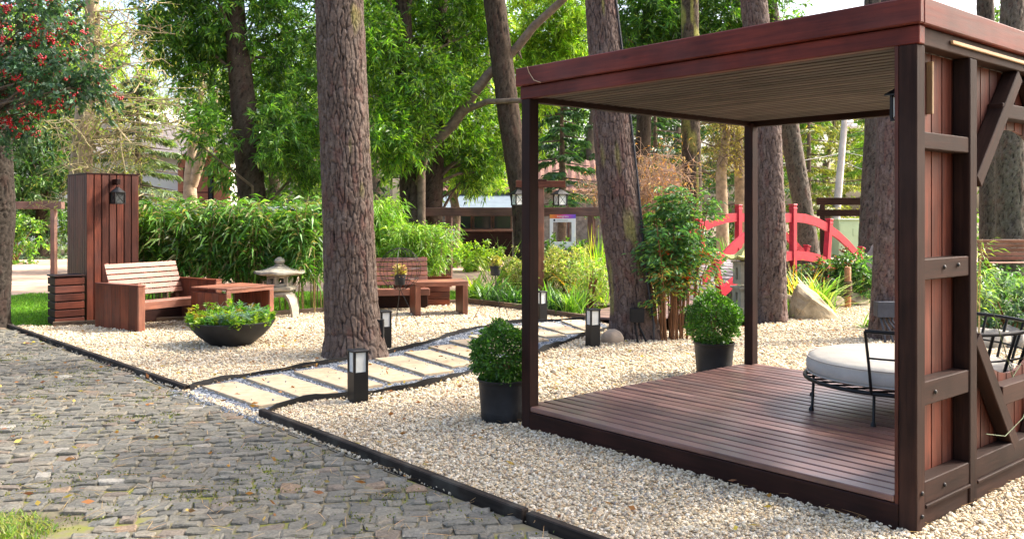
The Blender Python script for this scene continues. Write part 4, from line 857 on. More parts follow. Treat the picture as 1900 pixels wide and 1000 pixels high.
# ------------------------------------------------------------------ stone lantern with three legs
sx = G(514, 586); ls = thing('stone_lantern', 'low stone snow lantern with wide roof and curved legs on gravel', 'stone lantern', (sx.x, sx.y + 0.15, 0), R(12))
for k in range(4):
    a = R(45 + 90 * k); d = Vector((math.cos(a), math.sin(a), 0)); pr = []
    mb = MB(); pts = [(0.10, 0.30), (0.20, 0.285), (0.265, 0.22), (0.30, 0.12), (0.325, -0.02)]
    for i, (r, z) in enumerate(pts):
        ww = 0.085 - 0.006 * i; tt = 0.05 - 0.005 * i; s = Vector((-d.y, d.x, 0)); nr = d if i > 2 else (d * 0.5 + Vector((0, 0, 0.8)))
        for q in ((-1, -1), (1, -1), (1, 1), (-1, 1)): mb.v.append(tuple(d * r + Vector((0, 0, z)) + s * q[0] * ww + nr * q[1] * tt * 0.6))
    for i in range(len(pts) - 1):
        for j in range(4): mb.f.append((4 * i + j, 4 * i + (j + 1) % 4, 4 * i + 4 + (j + 1) % 4, 4 * i + 4 + j))
    mb.f += [(0, 1, 2, 3), (16, 17, 18, 19)]; mb.build('leg', 'stone_lantern', ls, True)
MB().lathe([(0.16, 0.27), (0.19, 0.30), (0.18, 0.335), (0.1, 0.34)], 16).build('leg_crown', 'stone_lantern', ls, True)
MB().lathe([(0.17, 0.341), (0.245, 0.37), (0.25, 0.405), (0.20, 0.42), (0.1, 0.421)], 6, rot=R(10)).build('platform', 'stone_lantern', ls)
fb = ls
for k in range(6):
    a = R(10 + 60 * k); a2 = R(70 + 60 * k); r = 0.165; MB().tube([(r * math.cos(a), r * math.sin(a), 0.421), (r * math.cos(a), r * math.sin(a), 0.575)], 0.022, 6).build('fire_box_post', 'stone_lantern', ls)
    p, q = Vector((r * 0.93 * math.cos(a), r * 0.93 * math.sin(a), 0)), Vector((r * 0.93 * math.cos(a2), r * 0.93 * math.sin(a2), 0))
    beam(ls, 'fire_box_sill', p + Vector((0, 0, 0.443)), q + Vector((0, 0, 0.443)), 0.03, 0.044, 'stone_lantern'); beam(ls, 'fire_box_lintel', p + Vector((0, 0, 0.556)), q + Vector((0, 0, 0.556)), 0.03, 0.036, 'stone_lantern')
    for f in (0.16, 0.84): m_ = p.lerp(q, f); MB().tube([(m_.x, m_.y, 0.46), (m_.x, m_.y, 0.54)], 0.018, 5).build('fire_box_jamb', 'stone_lantern', ls)
mb = MB(); n = 6; prof = [(0.19, 0.575), (0.345, 0.590), (0.375, 0.605), (0.37, 0.632), (0.26, 0.655), (0.15, 0.69), (0.09, 0.715)]
for i, (r, z) in enumerate(prof):
    for j in range(24):
        t = 2 * math.pi * j / 24; c6 = abs(math.cos(3 * (t - R(10)))); rr = r * (0.9 + 0.1 * c6); mb.v.append((rr * math.cos(t), rr * math.sin(t), z + (0.022 * c6 ** 4 if i in (1, 2, 3) else 0)))
for i in range(len(prof) - 1):
    for j in range(24): mb.f.append((24 * i + j, 24 * i + (j + 1) % 24, 24 * i + 24 + (j + 1) % 24, 24 * i + 24 + j))
mb.f += [tuple(range(24))[::-1], tuple(range(144, 168))]; mb.build('roof', 'stone_lantern', ls, True)
MB().lathe([(0.07, 0.715), (0.085, 0.73), (0.05, 0.742), (0.075, 0.765), (0.082, 0.79), (0.06, 0.82), (0.02, 0.845), (0.0, 0.85)], 16).build('finial', 'stone_lantern', ls, True)

# ------------------------------------------------------------------ wire globe plant stands
def wire_stand(p, zc, rg_, hoops, label, leafpal, legpts, pot_r=0.075):
    t = thing('wire_plant_stand', label, 'plant stand', p, 0, 'wire stands with small pots')
    if hoops:
        for k in range(6): a = math.pi * k / 6; MB().tube([(rg_ * math.cos(q) * math.cos(a), rg_ * math.cos(q) * math.sin(a), zc + rg_ * math.sin(q)) for q in np.linspace(0, 6.283, 29)], 0.0035, 5, False).build('hoop', 'black_metal', t, True)
        for z in (-0.45, 0.05, 0.5): r = rg_ * math.sqrt(1 - z * z); MB().tube([(r * math.cos(q), r * math.sin(q), zc + rg_ * z) for q in np.linspace(0, 6.283, 29)], 0.0035, 5, False).build('hoop', 'black_metal', t, True)
    zb = zc - rg_ * (0.96 if hoops else 0.1)
    for q in legpts: MB().tube([(0, 0, zb), (q[0] * 0.5, q[1] * 0.5, zb * 0.5), (q[0], q[1], -0.01)], 0.004, 5).build('leg', 'black_metal', t, True)
    MB().tube([(0, 0, zb), (0, 0, zb + 0.06)], 0.006, 5).build('stem', 'black_metal', t, True)
    MB().lathe([(pot_r * 0.8, zb + 0.05), (pot_r * 0.85, zb + 0.055), (pot_r, zb + 0.165), (pot_r * 1.06, zb + 0.165), (pot_r * 1.06, zb + 0.185), (pot_r * 0.9, zb + 0.185), (pot_r * 0.85, zb + 0.16), (0, zb + 0.16)], 20).build('pot', 'pot_plastic', t, True)
    n = 420; a = RNG.uniform(0, 6.28, n); r = pot_r * RNG.uniform(0, 1.1, n); P = np.stack([r * np.cos(a), r * np.sin(a), zb + 0.17 + RNG.uniform(0, 0.13, n)], 1)
    leaves('plant', P, RNG.normal(size=(n, 3)) + (0, 0, 0.5), RNG.uniform(0.03, 0.06, n), 0.02, cols(n, leafpal), t, 0.1); return t
g1 = G(742, 609); wire_stand(g1, 0.77, 0.27, True, 'round wire globe stand with small potted plant beside the thick trunk', [(0.33, 0.16, 0.12), (0.40, 0.34, 0.14), (0.36, 0.30, 0.06)], [(-0.06, 0.1), (0.28, -0.12), (-0.1, 0.3)])
g2 = G(919, 596); wire_stand(g2, 0.60, 0.2, False, 'small black pot on thin wire legs left of the slim pergola post', [(0.34, 0.28, 0.06), (0.24, 0.28, 0.05)], [(0.08, -0.05), (0.2, 0.12), (-0.32, 0.05)], 0.075)
#==BACK==
# ================================================================== BOARDWALK AND BRIDGE
wa, wb = Vector((1.42, 12.55, 0)), Vector((3.15, 15.75, 0)); wdv = (wb - wa); wl = wdv.length; wdv.normalize(); bwk = link(bpy.data.objects.new('boardwalk', boxmesh(wl, 0.9, 0.02, 'wood_postdark', 0))); bwk['kind'] = 'structure'
bwk.location = ((wa + wb) / 2) + Vector((0, 0, -0.02)); bwk.rotation_euler = (0, 0, math.atan2(wdv.y, wdv.x))
k = int(wl / 0.115)
for i in range(k): x = -wl / 2 + i * wl / k; board(bwk, 'plank', (x, -0.6, 0.012), (x + wl / k - 0.022, 0.6, 0.045), 'wood_walk', 0.003)
br = thing('arched_bridge', 'bright red arched wooden garden bridge with pale plank deck', 'bridge', (4.795, 17.0, 0), math.atan2(0.6, 0.8))
zr = lambda s: 1.46 - 0.175 * s * s
zd = lambda s: 0.66 - 0.145 * s * s
def arch_piece(name, s0, s1, y, zf, top, hgt, wid, mat, n=6):
    mb = MB(); ss = np.linspace(s0, s1, n)
    for s in ss:
        z = zf(s) + top
        mb.v += [(s, y - wid / 2, z - hgt), (s, y + wid / 2, z - hgt), (s, y + wid / 2, z), (s, y - wid / 2, z)]
    for i in range(n - 1):
        for j in range(4): mb.f.append((4 * i + j, 4 * i + (j + 1) % 4, 4 * i + 4 + (j + 1) % 4, 4 * i + 4 + j))
    mb.f += [(3, 2, 1, 0), (4 * n - 4, 4 * n - 3, 4 * n - 2, 4 * n - 1)]; return mb.build(name, mat, br)
PST = [-2.1, -1.08, 0.0, 1.08, 2.1]
for y in (-0.625, 0.625):
    for s in PST:
        lean = 0.22 * s; top = zr(s) + (0.16 if s == 0 else 0.09); foot = max(-0.06, zd(s) - 0.35) if abs(s) < 2 else -0.06
        s_b = s - lean * 0.35; s_t = s + lean * 0.25
        beam(br, 'post', (s_b, y, foot), (s_t, y, top), 0.105, 0.105, 'red_paint', (0, 1, 0), 0.006)
        dv = Vector((s_t - s_b, 0, top - foot)).normalized(); c = Vector((s_t, y, top))
        beam(br, 'post_cap', c + dv * 0.004, c + dv * 0.03, 0.122, 0.122, 'red_paint', (0, 1, 0), 0.006)
        beam(br, 'post_collar', c - dv * 0.06, c - dv * 0.045, 0.118, 0.118, 'red_paint', (0, 1, 0), 0.003)
    for a, b in zip(PST[:-1], PST[1:]): arch_piece('hand_rail', a, b, y, zr, 0.03, 0.165, 0.05, 'red_paint', 4)
    arch_piece('hand_rail', -2.45, -2.1, y, zr, 0.03, 0.16, 0.05, 'red_paint', 4)
    arch_piece('side_beam', -2.25, 2.25, y, zd, 0.13, 0.17, 0.07, 'red_paint', 16)
k = 36
for i in range(k):
    s = -2.2 + 4.4 * (i + 0.5) / k; sl = -0.29 * s
    beam(br, 'deck_plank', (s, -0.585, zd(s) + 0.02), (s, 0.585, zd(s) + 0.02), 0.1, 0.03, 'wood_bridgedeck', (-sl, 0, 1), 0.003)
# pagoda lantern
pgc = W(1386, 0, 13.1); pt = thing('pagoda_lantern', 'pale stone pagoda lantern with green tinged roof half hidden by the rear post', 'stone lantern', (pgc.x, 13.1, 0), R(8))
z = 0.0; MB().box((-0.2, -0.2, -0.03), (0.2, 0.2, 0.12)).build('base', 'stone_pagoda', pt)
for k, (w_, h_) in enumerate(((0.16, 0.30), (0.155, 0.34))):
    z0 = 0.12 + k * 0.33
    mb = MB()
    for sx_ in (-1, 1):
        for sy_ in (-1, 1): mb.box((min(sx_ * w_, sx_ * w_ * 0.25), min(sy_ * w_, sy_ * w_ * 0.25), z0), (max(sx_ * w_, sx_ * w_ * 0.25), max(sy_ * w_, sy_ * w_ * 0.25), z0 + h_ * 0.9))
    mb.build('storey', 'stone_pagoda', pt)
    MB().box((-w_ * 0.7, -w_ * 0.7, z0), (w_ * 0.7, w_ * 0.7, z0 + h_ * 0.9)).build('storey_core', 'soil', pt)
    for q in range(4):
        a = q * math.pi / 2; o = MB().box((-w_ * 0.26, -w_ * 0.985, z0 + 0.001), (w_ * 0.26, -w_ * 0.75, z0 + 0.07)).build('sill', 'stone_pagoda', pt); o.rotation_euler = (0, 0, a)
        o = MB().box((-w_ * 0.26, -w_ * 0.985, z0 + h_ * 0.72), (w_ * 0.26, -w_ * 0.75, z0 + h_ * 0.899)).build('lintel', 'stone_pagoda', pt); o.rotation_euler = (0, 0, a)
    MB().box((-w_ * 1.15, -w_ * 1.15, z0 + h_ * 0.9), (w_ * 1.15, w_ * 1.15, z0 + h_ * 0.9 + 0.03)).build('cornice', 'stone_pagoda', pt)
mb = MB(); pr = [(0.17, 0.80), (0.33, 0.80), (0.335, 0.83), (0.20, 0.87), (0.11, 0.95), (0.03, 1.02)]
for i, (r, z) in enumerate(pr):
    for j in range(16):
        t = 2 * math.pi * j / 16 + R(45); sq = 1 / max(abs(math.cos(t)), abs(math.sin(t))); cr = (sq - 1) / 0.414; mb.v.append((r * 0.72 * sq * math.cos(t), r * 0.72 * sq * math.sin(t), z + (0.05 * cr if i in (1, 2) else 0)))
for i in range(5):
    for j in range(16): mb.f.append((16 * i + j, 16 * i + (j + 1) % 16, 16 * i + 16 + (j + 1) % 16, 16 * i + 16 + j))
mb.f += [tuple(range(16))[::-1], tuple(range(80, 96))]; mb.build('roof', 'pagoda_roof', pt)
# rocks
gr = 'rocks edging the pond'
p = G(1512, 592); bm = bmesh.new()
for q in ((-0.30, -0.16, 0), (-0.28, 0.18, 0), (0.40, -0.16, 0), (0.34, 0.2, 0), (0.1, -0.24, 0), (-0.21, -0.03, 0.50), (-0.09, 0.09, 0.54), (0.13, -0.13, 0.30), (0.20, 0.1, 0.24), (-0.04, -0.19, 0.33), (-0.29, 0.02, 0.26), (0.3, -0.12, 0.13), (-0.24, -0.15, 0.2)): bm.verts.new(q)
bmesh.ops.convex_hull(bm, input=bm.verts[:]); bmesh.ops.bevel(bm, geom=bm.edges[:], offset=0.014, segments=1, affect='EDGES'); bmesh.ops.triangulate(bm, faces=bm.faces[:]); bmesh.ops.subdivide_edges(bm, edges=bm.edges[:], cuts=3, use_grid_fill=True)
for v in bm.verts: v.co += v.normal * (0.014 * math.sin(21 * v.co.x + 9 * v.co.z) * math.sin(17 * v.co.y + 13 * v.co.z) + 0.006 * math.sin(53 * v.co.z + 31 * v.co.x))
me = bpy.data.meshes.new('boulder'); bm.to_mesh(me); bm.free(); me.materials.append(MATS['rock']); o = link(bpy.data.objects.new('boulder', me)); o.location = (p.x, p.y + 0.18, -0.03); tag(o, 'largest angular pale boulder at the gravel edge before the bridge', 'rock', gr)
p = G(1478, 588); rock_mesh('boulder', (p.x, p.y + 0.3, 0), (0.40, 0.35, 0.34), 'rock', 8, 8, 'brown boulder wedged behind the largest angular boulder', 'rock', gr, 0.4)
p = G(1556, 570); rock_mesh('boulder', (p.x, p.y + 0.2, 0), (0.42, 0.35, 0.17), 'rock', 11, 8, 'low tan rock just left of the rope bound post', 'rock', gr, 0.9)
p = G(1598, 567); rock_mesh('boulder', (p.x, p.y + 0.25, 0), (0.50, 0.35, 0.20), 'rock', 14, 8, 'low tan rock just right of the rope bound post', 'rock', gr, 0.2)
p = G(1620, 560); rock_mesh('boulder', (p.x + 0.05, p.y + 0.4, 0), (0.42, 0.4, 0.38), 'rock_grey', 17, 5, 'pair rock, pale grey rounded, beside the rightmost inner trunk', 'rock', gr, 0.5, 0.4)
p = G(1603, 560); rock_mesh('boulder', (p.x - 0.05, p.y + 0.7, 0), (0.46, 0.4, 0.42), 'rock_grey', 19, 4, 'brownish rounded rock behind the pale grey rounded one', 'rock', gr, 1.2, 0.5)
p = W(1636, 500, 16); rock_mesh('boulder', (p.x, p.y, 0), (0.6, 0.5, 0.95), 'rock_grey', 23, 6, 'tall pale grey standing rock behind the dark glossy shrub', 'rock', gr, 0.3, 0.3)
p = G(1138, 636); rock_mesh('round_stone', (p.x, p.y + 0.09, 0), (0.27, 0.2, 0.15), 'rock_smooth', 3, 2, 'smooth rounded beige stone beside the leaning trunk', 'stone', None, 0.2, 0.8)
for i, (px, py, s) in enumerate(((1850, 646, 0.5), (1895, 642, 0.45), (1815, 640, 0.4))):
    p = G(px, py); rock_mesh('boulder', (p.x, p.y + 0.2, 0), (s, s * 0.7, s * 0.5), 'rock_grey', 31 + i, 7, ['dark rock in the middle of the round wall opening', 'dark rock at the right picture edge behind the round wall opening', 'dark rock at the left rim of the round wall opening'][i], 'rock', 'rocks edging the bed beyond the wall', i)
# rope bound post
p = G(1573, 570); rp = thing('rope_bound_post', 'short orange wooden post bound with dark rope beside the pond rocks', 'post', p)
MB().tube([(0, 0, -0.05), (0, 0, 0.62), (0, 0, 0.635)], [0.05, 0.05, 0.042], 14).build('post', 'post_orange', rp, True)
for k in range(9): MB().tube([(0.056 * math.cos(q), 0.056 * math.sin(q), 0.17 + k * 0.027 + q * 0.004) for q in np.linspace(0, 6.28, 17)], 0.012, 6, False).build('rope_turn', 'rope', rp, True)
# ================================================================== LANTERN POST, SIGNS
lpp = W(1002, 480, 16.0); tp = thing('lantern_post', 'red wooden T-shaped post with a cross arm for two lanterns', 'lamp post', (lpp.x, 16.0, 0), R(12))
board(tp, 'post', (-0.06, -0.06, -0.05), (0.06, 0.06, 2.06), 'wood_bench_lit', 0.005)
board(tp, 'cross_arm', (-0.46, -0.105, 1.94), (0.44, -0.062, 2.06), 'wood_red', 0.004); board(tp, 'cap', (-0.1, -0.11, 2.061), (0.1, 0.08, 2.085), 'wood_postdark')
cr_, sr_ = math.cos(R(12)), math.sin(R(12))
for x, lb in ((-0.42, 'black lantern under the left end of the T-post arm'), (0.35, 'black lantern under the right end of the T-post arm')):
    lantern((lpp.x + x * cr_ + 0.085 * sr_, 16.0 + x * sr_ - 0.085 * cr_, 1.945), R(28), 1.55, lb, 'lanterns on the T-shaped post')
    beam(tp, 'hook', (x, -0.083, 1.92), (x, -0.083, 1.945), 0.012, 0.012, 'black_metal', (0, 1, 0))
def text_mesh(s, size):
    cu = bpy.data.curves.new('lettering', 'FONT'); cu.body = s; cu.size = size; cu.align_x = 'CENTER'; cu.align_y = 'CENTER'; cu.extrude = 0.001
    o = bpy.data.objects.new('lettering', cu); COL.objects.link(o); bpy.context.view_layer.update(); me = bpy.data.meshes.new_from_object(o.evaluated_get(bpy.context.evaluated_depsgraph_get())); bpy.data.objects.remove(o); bpy.data.curves.remove(cu); return me
def lettering(parent, s, size, loc, mat):
    me = text_mesh(s, size); me.materials.clear(); me.materials.append(MATS[mat]); o = link(bpy.data.objects.new('lettering', me), parent); o.location = loc; o.rotation_euler = (R(90), 0, 0); return o
m, N, L, P = newmat('gradient_header'); tc = N.new('ShaderNodeTexCoord'); sp = N.new('ShaderNodeSeparateXYZ'); L.new(tc.outputs['Generated'], sp.inputs[0])
r = ramp(N, [(0.0, (0.75, 0.28, 0.03)), (0.35, (0.70, 0.07, 0.05)), (0.65, (0.5, 0.07, 0.45)), (1.0, (0.12, 0.08, 0.55))]); L.new(sp.outputs[0], r.inputs[0]); L.new(r.outputs[0], P.inputs['Base Color'])
fy = 17.6; f0 = W(1020, 398, fy); f1 = W(1068, 463, fy); fw = f1.x - f0.x; fh = f0.z - f1.z
fr = thing('photo_frame', 'white cut out photo frame board with orange to purple header', 'photo frame', ((f0.x + f1.x) / 2, fy, 0), R(-3)); zt, zb = f0.z, f1.z; hw = fw / 2
board(fr, 'frame_side', (-hw, -0.012, zb), (-hw + fw * 0.13, 0.012, zt - fh * 0.115), 'white_paint', 0.002); board(fr, 'frame_side', (hw - fw * 0.16, -0.012, zb), (hw, 0.012, zt - fh * 0.115), 'white_paint', 0.002)
board(fr, 'frame_bottom', (-hw + fw * 0.13, -0.0118, zb), (hw - fw * 0.16, 0.0118, zb + fh * 0.22), 'white_paint', 0.002); board(fr, 'frame_top', (-hw + fw * 0.13, -0.0118, zt - fh * 0.22), (hw - fw * 0.16, 0.0118, zt - fh * 0.115), 'white_paint', 0.002)
MB().box((-hw, -0.013, zt - fh * 0.114), (hw, 0.013, zt)).build('header', 'gradient_header', fr)
lettering(fr, 'Instagram', fh * 0.085, (0, -0.0155, zt - fh * 0.057), 'white_paint')
o = MB().lathe([(0.022, 0), (0.022, 0.003)], 14).build('avatar_mark', 'ink', fr); o.location = (-hw + fw * 0.18, -0.0125, zt - fh * 0.165); o.rotation_euler = (R(90), 0, 0)
board(fr, 'caption_line', (-hw + fw * 0.26, -0.0145, zt - fh * 0.175), (hw - fw * 0.3, -0.0122, zt - fh * 0.16), 'rock_grey', 0)
for x in (-hw + 0.03, hw - 0.05): board(fr, 'stake', (x, 0.014, -0.05), (x + 0.03, 0.04, zt - 0.2), 'wood_rail')
sy_ = 18.55; s0 = W(835.5, 425, sy_); s1 = W(835.5, 447, sy_); sg = thing('parking_sign', 'small white no parking sign with a red ringed letter on a post', 'sign', (s0.x, sy_, 0))
sw = 0.085; zt, zb = s0.z, s1.z
board(sg, 'panel', (-sw, -0.008, zb), (sw, 0.008, zt), 'white_paint', 0.002); board(sg, 'post', (-0.025, 0.01, -0.05), (0.025, 0.06, zt - 0.03), 'wood_rail')
zc = zt - 0.083
o = MB().tube([(0.06 * math.cos(q), 0.06 * math.sin(q), 0) for q in np.linspace(0, 6.2832, 33)], 0.008, 6, False).build('ring', 'red_sign', sg, True); o.location = (0, -0.009, zc); o.rotation_euler = (R(90), 0, 0)
lettering(sg, 'E', 0.095, (0, -0.0115, zc), 'ink')
beam(sg, 'slash', (-0.045, -0.012, zc + 0.045), (0.045, -0.012, zc - 0.045), 0.01, 0.004, 'red_sign', (0, 1, 0), 0)
board(sg, 'caption_line', (-0.07, -0.0105, zb + 0.05), (0.07, -0.0085, zb + 0.066), 'ink', 0); board(sg, 'caption_line', (-0.055, -0.0105, zb + 0.025), (0.055, -0.0085, zb + 0.036), 'ink', 0)
# rail fences
def rail_fence(p0, p1, z0, z1, posts, label, mat='wood_rail', th=0.14, second=None):
    d = Vector(p1) - Vector(p0); t = thing('rail_fence', label, 'fence', (p0[0], p0[1], 0), math.atan2(d.y, d.x), 'timber beam fences along the road'); l = d.length
    board(t, 'beam', (0, -th / 2, z0), (l, th / 2, z1), mat, 0.008)
    if second: board(t, 'beam', (0, -th / 2 + 0.01, second[0]), (l, th / 2 - 0.01, second[1]), mat, 0.008)
    for f in posts: board(t, 'post', (l * f - 0.06, -0.058, -0.05), (l * f + 0.06, 0.058, z0 - 0.002), mat, 0.006)
    return t
a, b = W(704, 0, 19.3), W(1128, 0, 18.0); rail_fence((a.x, 19.3), (b.x, 18.0), 1.42, 1.60, (0.02, 0.32, 0.62, 0.93), 'brown beam fence behind the lantern post and photo frame')
a, b = W(-120, 0, 23), W(117, 0, 22.3); rail_fence((a.x, 23), (b.x, 22.3), 1.58, 1.77, (0.1, 0.93), 'brown beam fence at far left beside the planked column')
a, b = W(1516, 0, 27), W(1760, 0, 27); rail_fence((a.x, 27), (b.x, 27), 1.72, 1.94, (0.04, 0.5, 0.96), 'dark beam fence behind the right end of the bridge', 'wood_frame', 0.14, (1.38, 1.58))
# right far bench
rb = thing('slatted_bench', 'red slatted bench seen through the round wall opening', 'bench', (W(1832, 0, 20).x, 20.0, 0), R(4), 'red wooden garden benches')
for k in range(5): board(rb, 'back_slat', (0, 0.30 + k * 0.02, 0.42 + k * 0.095), (1.9, 0.32 + k * 0.02, 0.50 + k * 0.095), 'wood_bench_lit', 0.003)
for k in range(4): board(rb, 'seat_slat', (0.0, -0.15 + k * 0.1, 0.36), (1.9, -0.06 + k * 0.1, 0.385), 'wood_bench_lit', 0.003)
for x in (0.05, 1.78): board(rb, 'end_panel', (x, -0.13, -0.05), (x + 0.07, 0.29, 0.358), 'wood_red'); board(rb, 'back_post', (x, 0.40, -0.05), (x + 0.06, 0.45, 0.85), 'wood_red')
# ================================================================== BUILDINGS, POLE
rs = thing('restaurant', 'low restaurant building with tiled roof and pale metal awning behind the fence', 'building', (W(800, 0, 30).x, 30, 0), R(-2))
bwid = 8.2
board(rs, 'wall', (0, 1.5, -0.05), (bwid, 4.5, 2.6), 'stone_wall', 0); board(rs, 'side_wall', (-1.6, 1.8, -0.05), (-0.002, 4.5, 2.7), 'cream_wall', 0)
for i in range(18): board(rs, 'roof_sheet_rib', (0.2 + i * 0.155, -0.15, 1.66 if False else 1.62), (0.2 + i * 0.155 + 0.15, 0.0, 1.66), 'metal_roof', 0)
mb = MB(); mb.add([(0, -0.4, 1.66), (3.0, -0.4, 1.66), (3.0, 1.5, 2.15), (0, 1.5, 2.15), (0, -0.4, 1.62), (3.0, -0.4, 1.62), (3.0, 1.5, 2.11), (0, 1.5, 2.11)], [(0, 1, 2, 3), (7, 6, 5, 4), (0, 4, 5, 1), (1, 5, 6, 2), (2, 6, 7, 3), (3, 7, 4, 0)]); mb.build('awning', 'metal_roof', rs)
for k in range(6):
    z = 2.22 + k * 0.19; y = 1.2 + k * 0.32
    mb = MB(); n = 70; xs = np.linspace(-1.2, bwid + 0.3, n + 1)
    for q, x in enumerate(xs): h_ = 0.05 * abs(math.sin(q * math.pi / 2)); mb.v += [(x, y, z + h_), (x, y + 0.36, z + 0.21 + h_)]
    for q in range(n): mb.f.append((2 * q, 2 * q + 2, 2 * q + 3, 2 * q + 1))
    mb.build('tile_course', 'roof_tile', rs)
for k, (x0, x1, z0, z1) in enumerate(((0.55, 1.25, 0.9, 1.45), (1.3, 1.95, 0.9, 1.45), (2.0, 2.65, 0.9, 1.45), (0.55, 1.25, 0.3, 0.82), (1.3, 1.95, 0.3, 0.82), (2.0, 2.65, 0.3, 0.82))):
    wn = board(rs, 'window', (x0, 1.44, z0), (x1, 1.499, z1), 'wood_rail', 0); cx_ = (x0 + x1) / 2
    o = MB().box((x0 + 0.04, 1.43, z0 + 0.04), (x1 - 0.04, 1.439, z1 - 0.04)).build('glass_pane', 'pane', rs)
for x in (0.5, 2.8): board(rs, 'awning_post', (x, -0.3, -0.05), (x + 0.1, -0.2, 1.62), 'wood_rail')
board(rs, 'counter', (0.6, 0.2, 0.85), (2.75, 0.5, 0.92), 'wood_rail'); board(rs, 'counter_front', (0.65, 0.3, -0.05), (2.7, 0.34, 0.85), 'wood_postdark')
for x in (4.6, 5.5, 6.4): board(rs, 'wall_batten', (x, 1.45, 0), (x + 0.06, 1.499, 2.4), 'wood_rail')
hs = thing('brick_house', 'red brick house with dark roof far behind the bamboo hedge', 'house', (W(330, 0, 42).x, 42, 0), R(12))
board(hs, 'wall', (0, 0, -0.05), (2.0, 4, 4.2), 'brick_wall', 0); board(hs, 'chimney_stack', (1.65, -0.35, -0.05), (2.3, 0.0, 4.6), 'brick_wall', 0); board(hs, 'wall', (-8, 0.5, -0.05), (-0.002, 4, 4.2), 'white_wall', 0)
mb = MB(); mb.add([(-8.3, -0.5, 4.2), (2.5, -0.5, 4.2), (2.5, 2.2, 5.8), (-8.3, 2.2, 5.8), (2.5, 4.6, 4.2), (-8.3, 4.6, 4.2)], [(0, 1, 2, 3), (3, 2, 4, 5), (1, 4, 2), (0, 3, 5), (0, 5, 4, 1)]); mb.build('roof', 'slate_roof', hs)
for x0, x1 in ((0.25, 0.75), (1.35, 1.6)):
    board(hs, 'window', (x0, -0.05, 1.4), (x1, -0.002, 3.6), 'wood_postdark', 0); MB().box((x0 + 0.06, -0.07, 1.5), (x1 - 0.06, -0.053, 3.5)).build('glass_pane', 'pane', hs)
for z in (1.6, 2.0, 2.4): board(hs, 'balcony_rail', (-0.6, -0.5, z), (1.64, -0.46, z + 0.05), 'wood_postdark')
h3 = thing('bright_gap_gable', 'added white gable shape filling the bright gap through trees at left', 'house', (W(300, 0, 60).x, 60, 0), R(-8))  # white gable added to give the bright gap between the trees
board(h3, 'wall', (-4, 0, -0.05), (4.5, 6, 6.5), 'white_wall', 0); mb = MB(); mb.add([(-4.4, -0.5, 6.5), (4.9, -0.5, 6.5), (4.9, 3, 9), (-4.4, 3, 9), (4.9, 6.5, 6.5), (-4.4, 6.5, 6.5)], [(0, 1, 2, 3), (3, 2, 4, 5), (1, 4, 2), (0, 3, 5), (0, 5, 4, 1)]); mb.build('roof', 'white_wall', h3)
for x in (-2.5, 0.5, 2.6): board(h3, 'window', (x, -0.04, 3.4), (x + 0.9, -0.002, 5), 'pane', 0)
gc = thing('utility_cabinet', 'pale green metal utility cabinet behind the red bridge', 'cabinet', (W(1568, 0, 31).x, 31, 0), R(10))
board(gc, 'body', (-0.38, -0.25, -0.05), (0.38, 0.25, 1.22), 'cabinet_green', 0.01); board(gc, 'lid', (-0.42, -0.29, 1.221), (0.42, 0.29, 1.28), 'cabinet_green', 0.01); board(gc, 'door', (-0.34, -0.262, 0.1), (0.1, -0.2505, 1.12), 'cabinet_green', 0.004); board(gc, 'louvre', (0.15, -0.262, 0.7), (0.34, -0.2505, 0.95), 'cabinet_green', 0.004)
up = thing('utility_pole', 'leaning pale concrete utility pole with insulators behind the bridge', 'pole', (W(1546, 0, 36).x, 36, 0))
t0 = W(1568, 215, 36); t1 = t0 + (t0 - Vector((W(1546, 0, 36).x, 36, 0))) * 0.12
loc = Vector((W(1546, 0, 36).x, 36, 0)); ptp = t1 - loc
MB().tube([(0, 0, -0.1), tuple(ptp * 0.5), tuple(ptp)], [0.17, 0.14, 0.11], 10).build('pole', 'concrete', up, True)
for px, py in ((1577, 228), (1584, 235), (1571, 233)):
    q = W(px, py, 36) - loc; MB().tube([q + Vector((-0.12, 0, 0)), q + Vector((0.12, 0, 0.03))], 0.09, 8).build('insulator', 'white_paint', up, True); beam(up, 'insulator_arm', q, ptp * 0.92, 0.03, 0.03, 'black_metal')
def wire(pts, label):
    mb = MB(); a, b = Vector(pts[0]), Vector(pts[1]); sag = pts[2]; mb.tube([a.lerp(b, t) - Vector((0, 0, sag * 4 * t * (1 - t))) for t in np.linspace(0, 1, 14)], 0.016, 5); return tag(mb.build('overhead_wire', 'concrete' if 'pale' in label else 'cable', None, True), label, 'wire', 'overhead wires')
wq = W(1560, 285, 36); wire((wq, W(1150, 320, 33), 0.25), 'pale overhead wire running left from the utility pole'); wire((wq + Vector((0, 0, 0.1)), W(1760, 290, 44), 0.3), 'upper dark overhead wire running right from the utility pole'); wire((wq - Vector((0, 0, 0.3)), W(1760, 340, 42), 0.3), 'lower dark overhead wire running right from the utility pole')
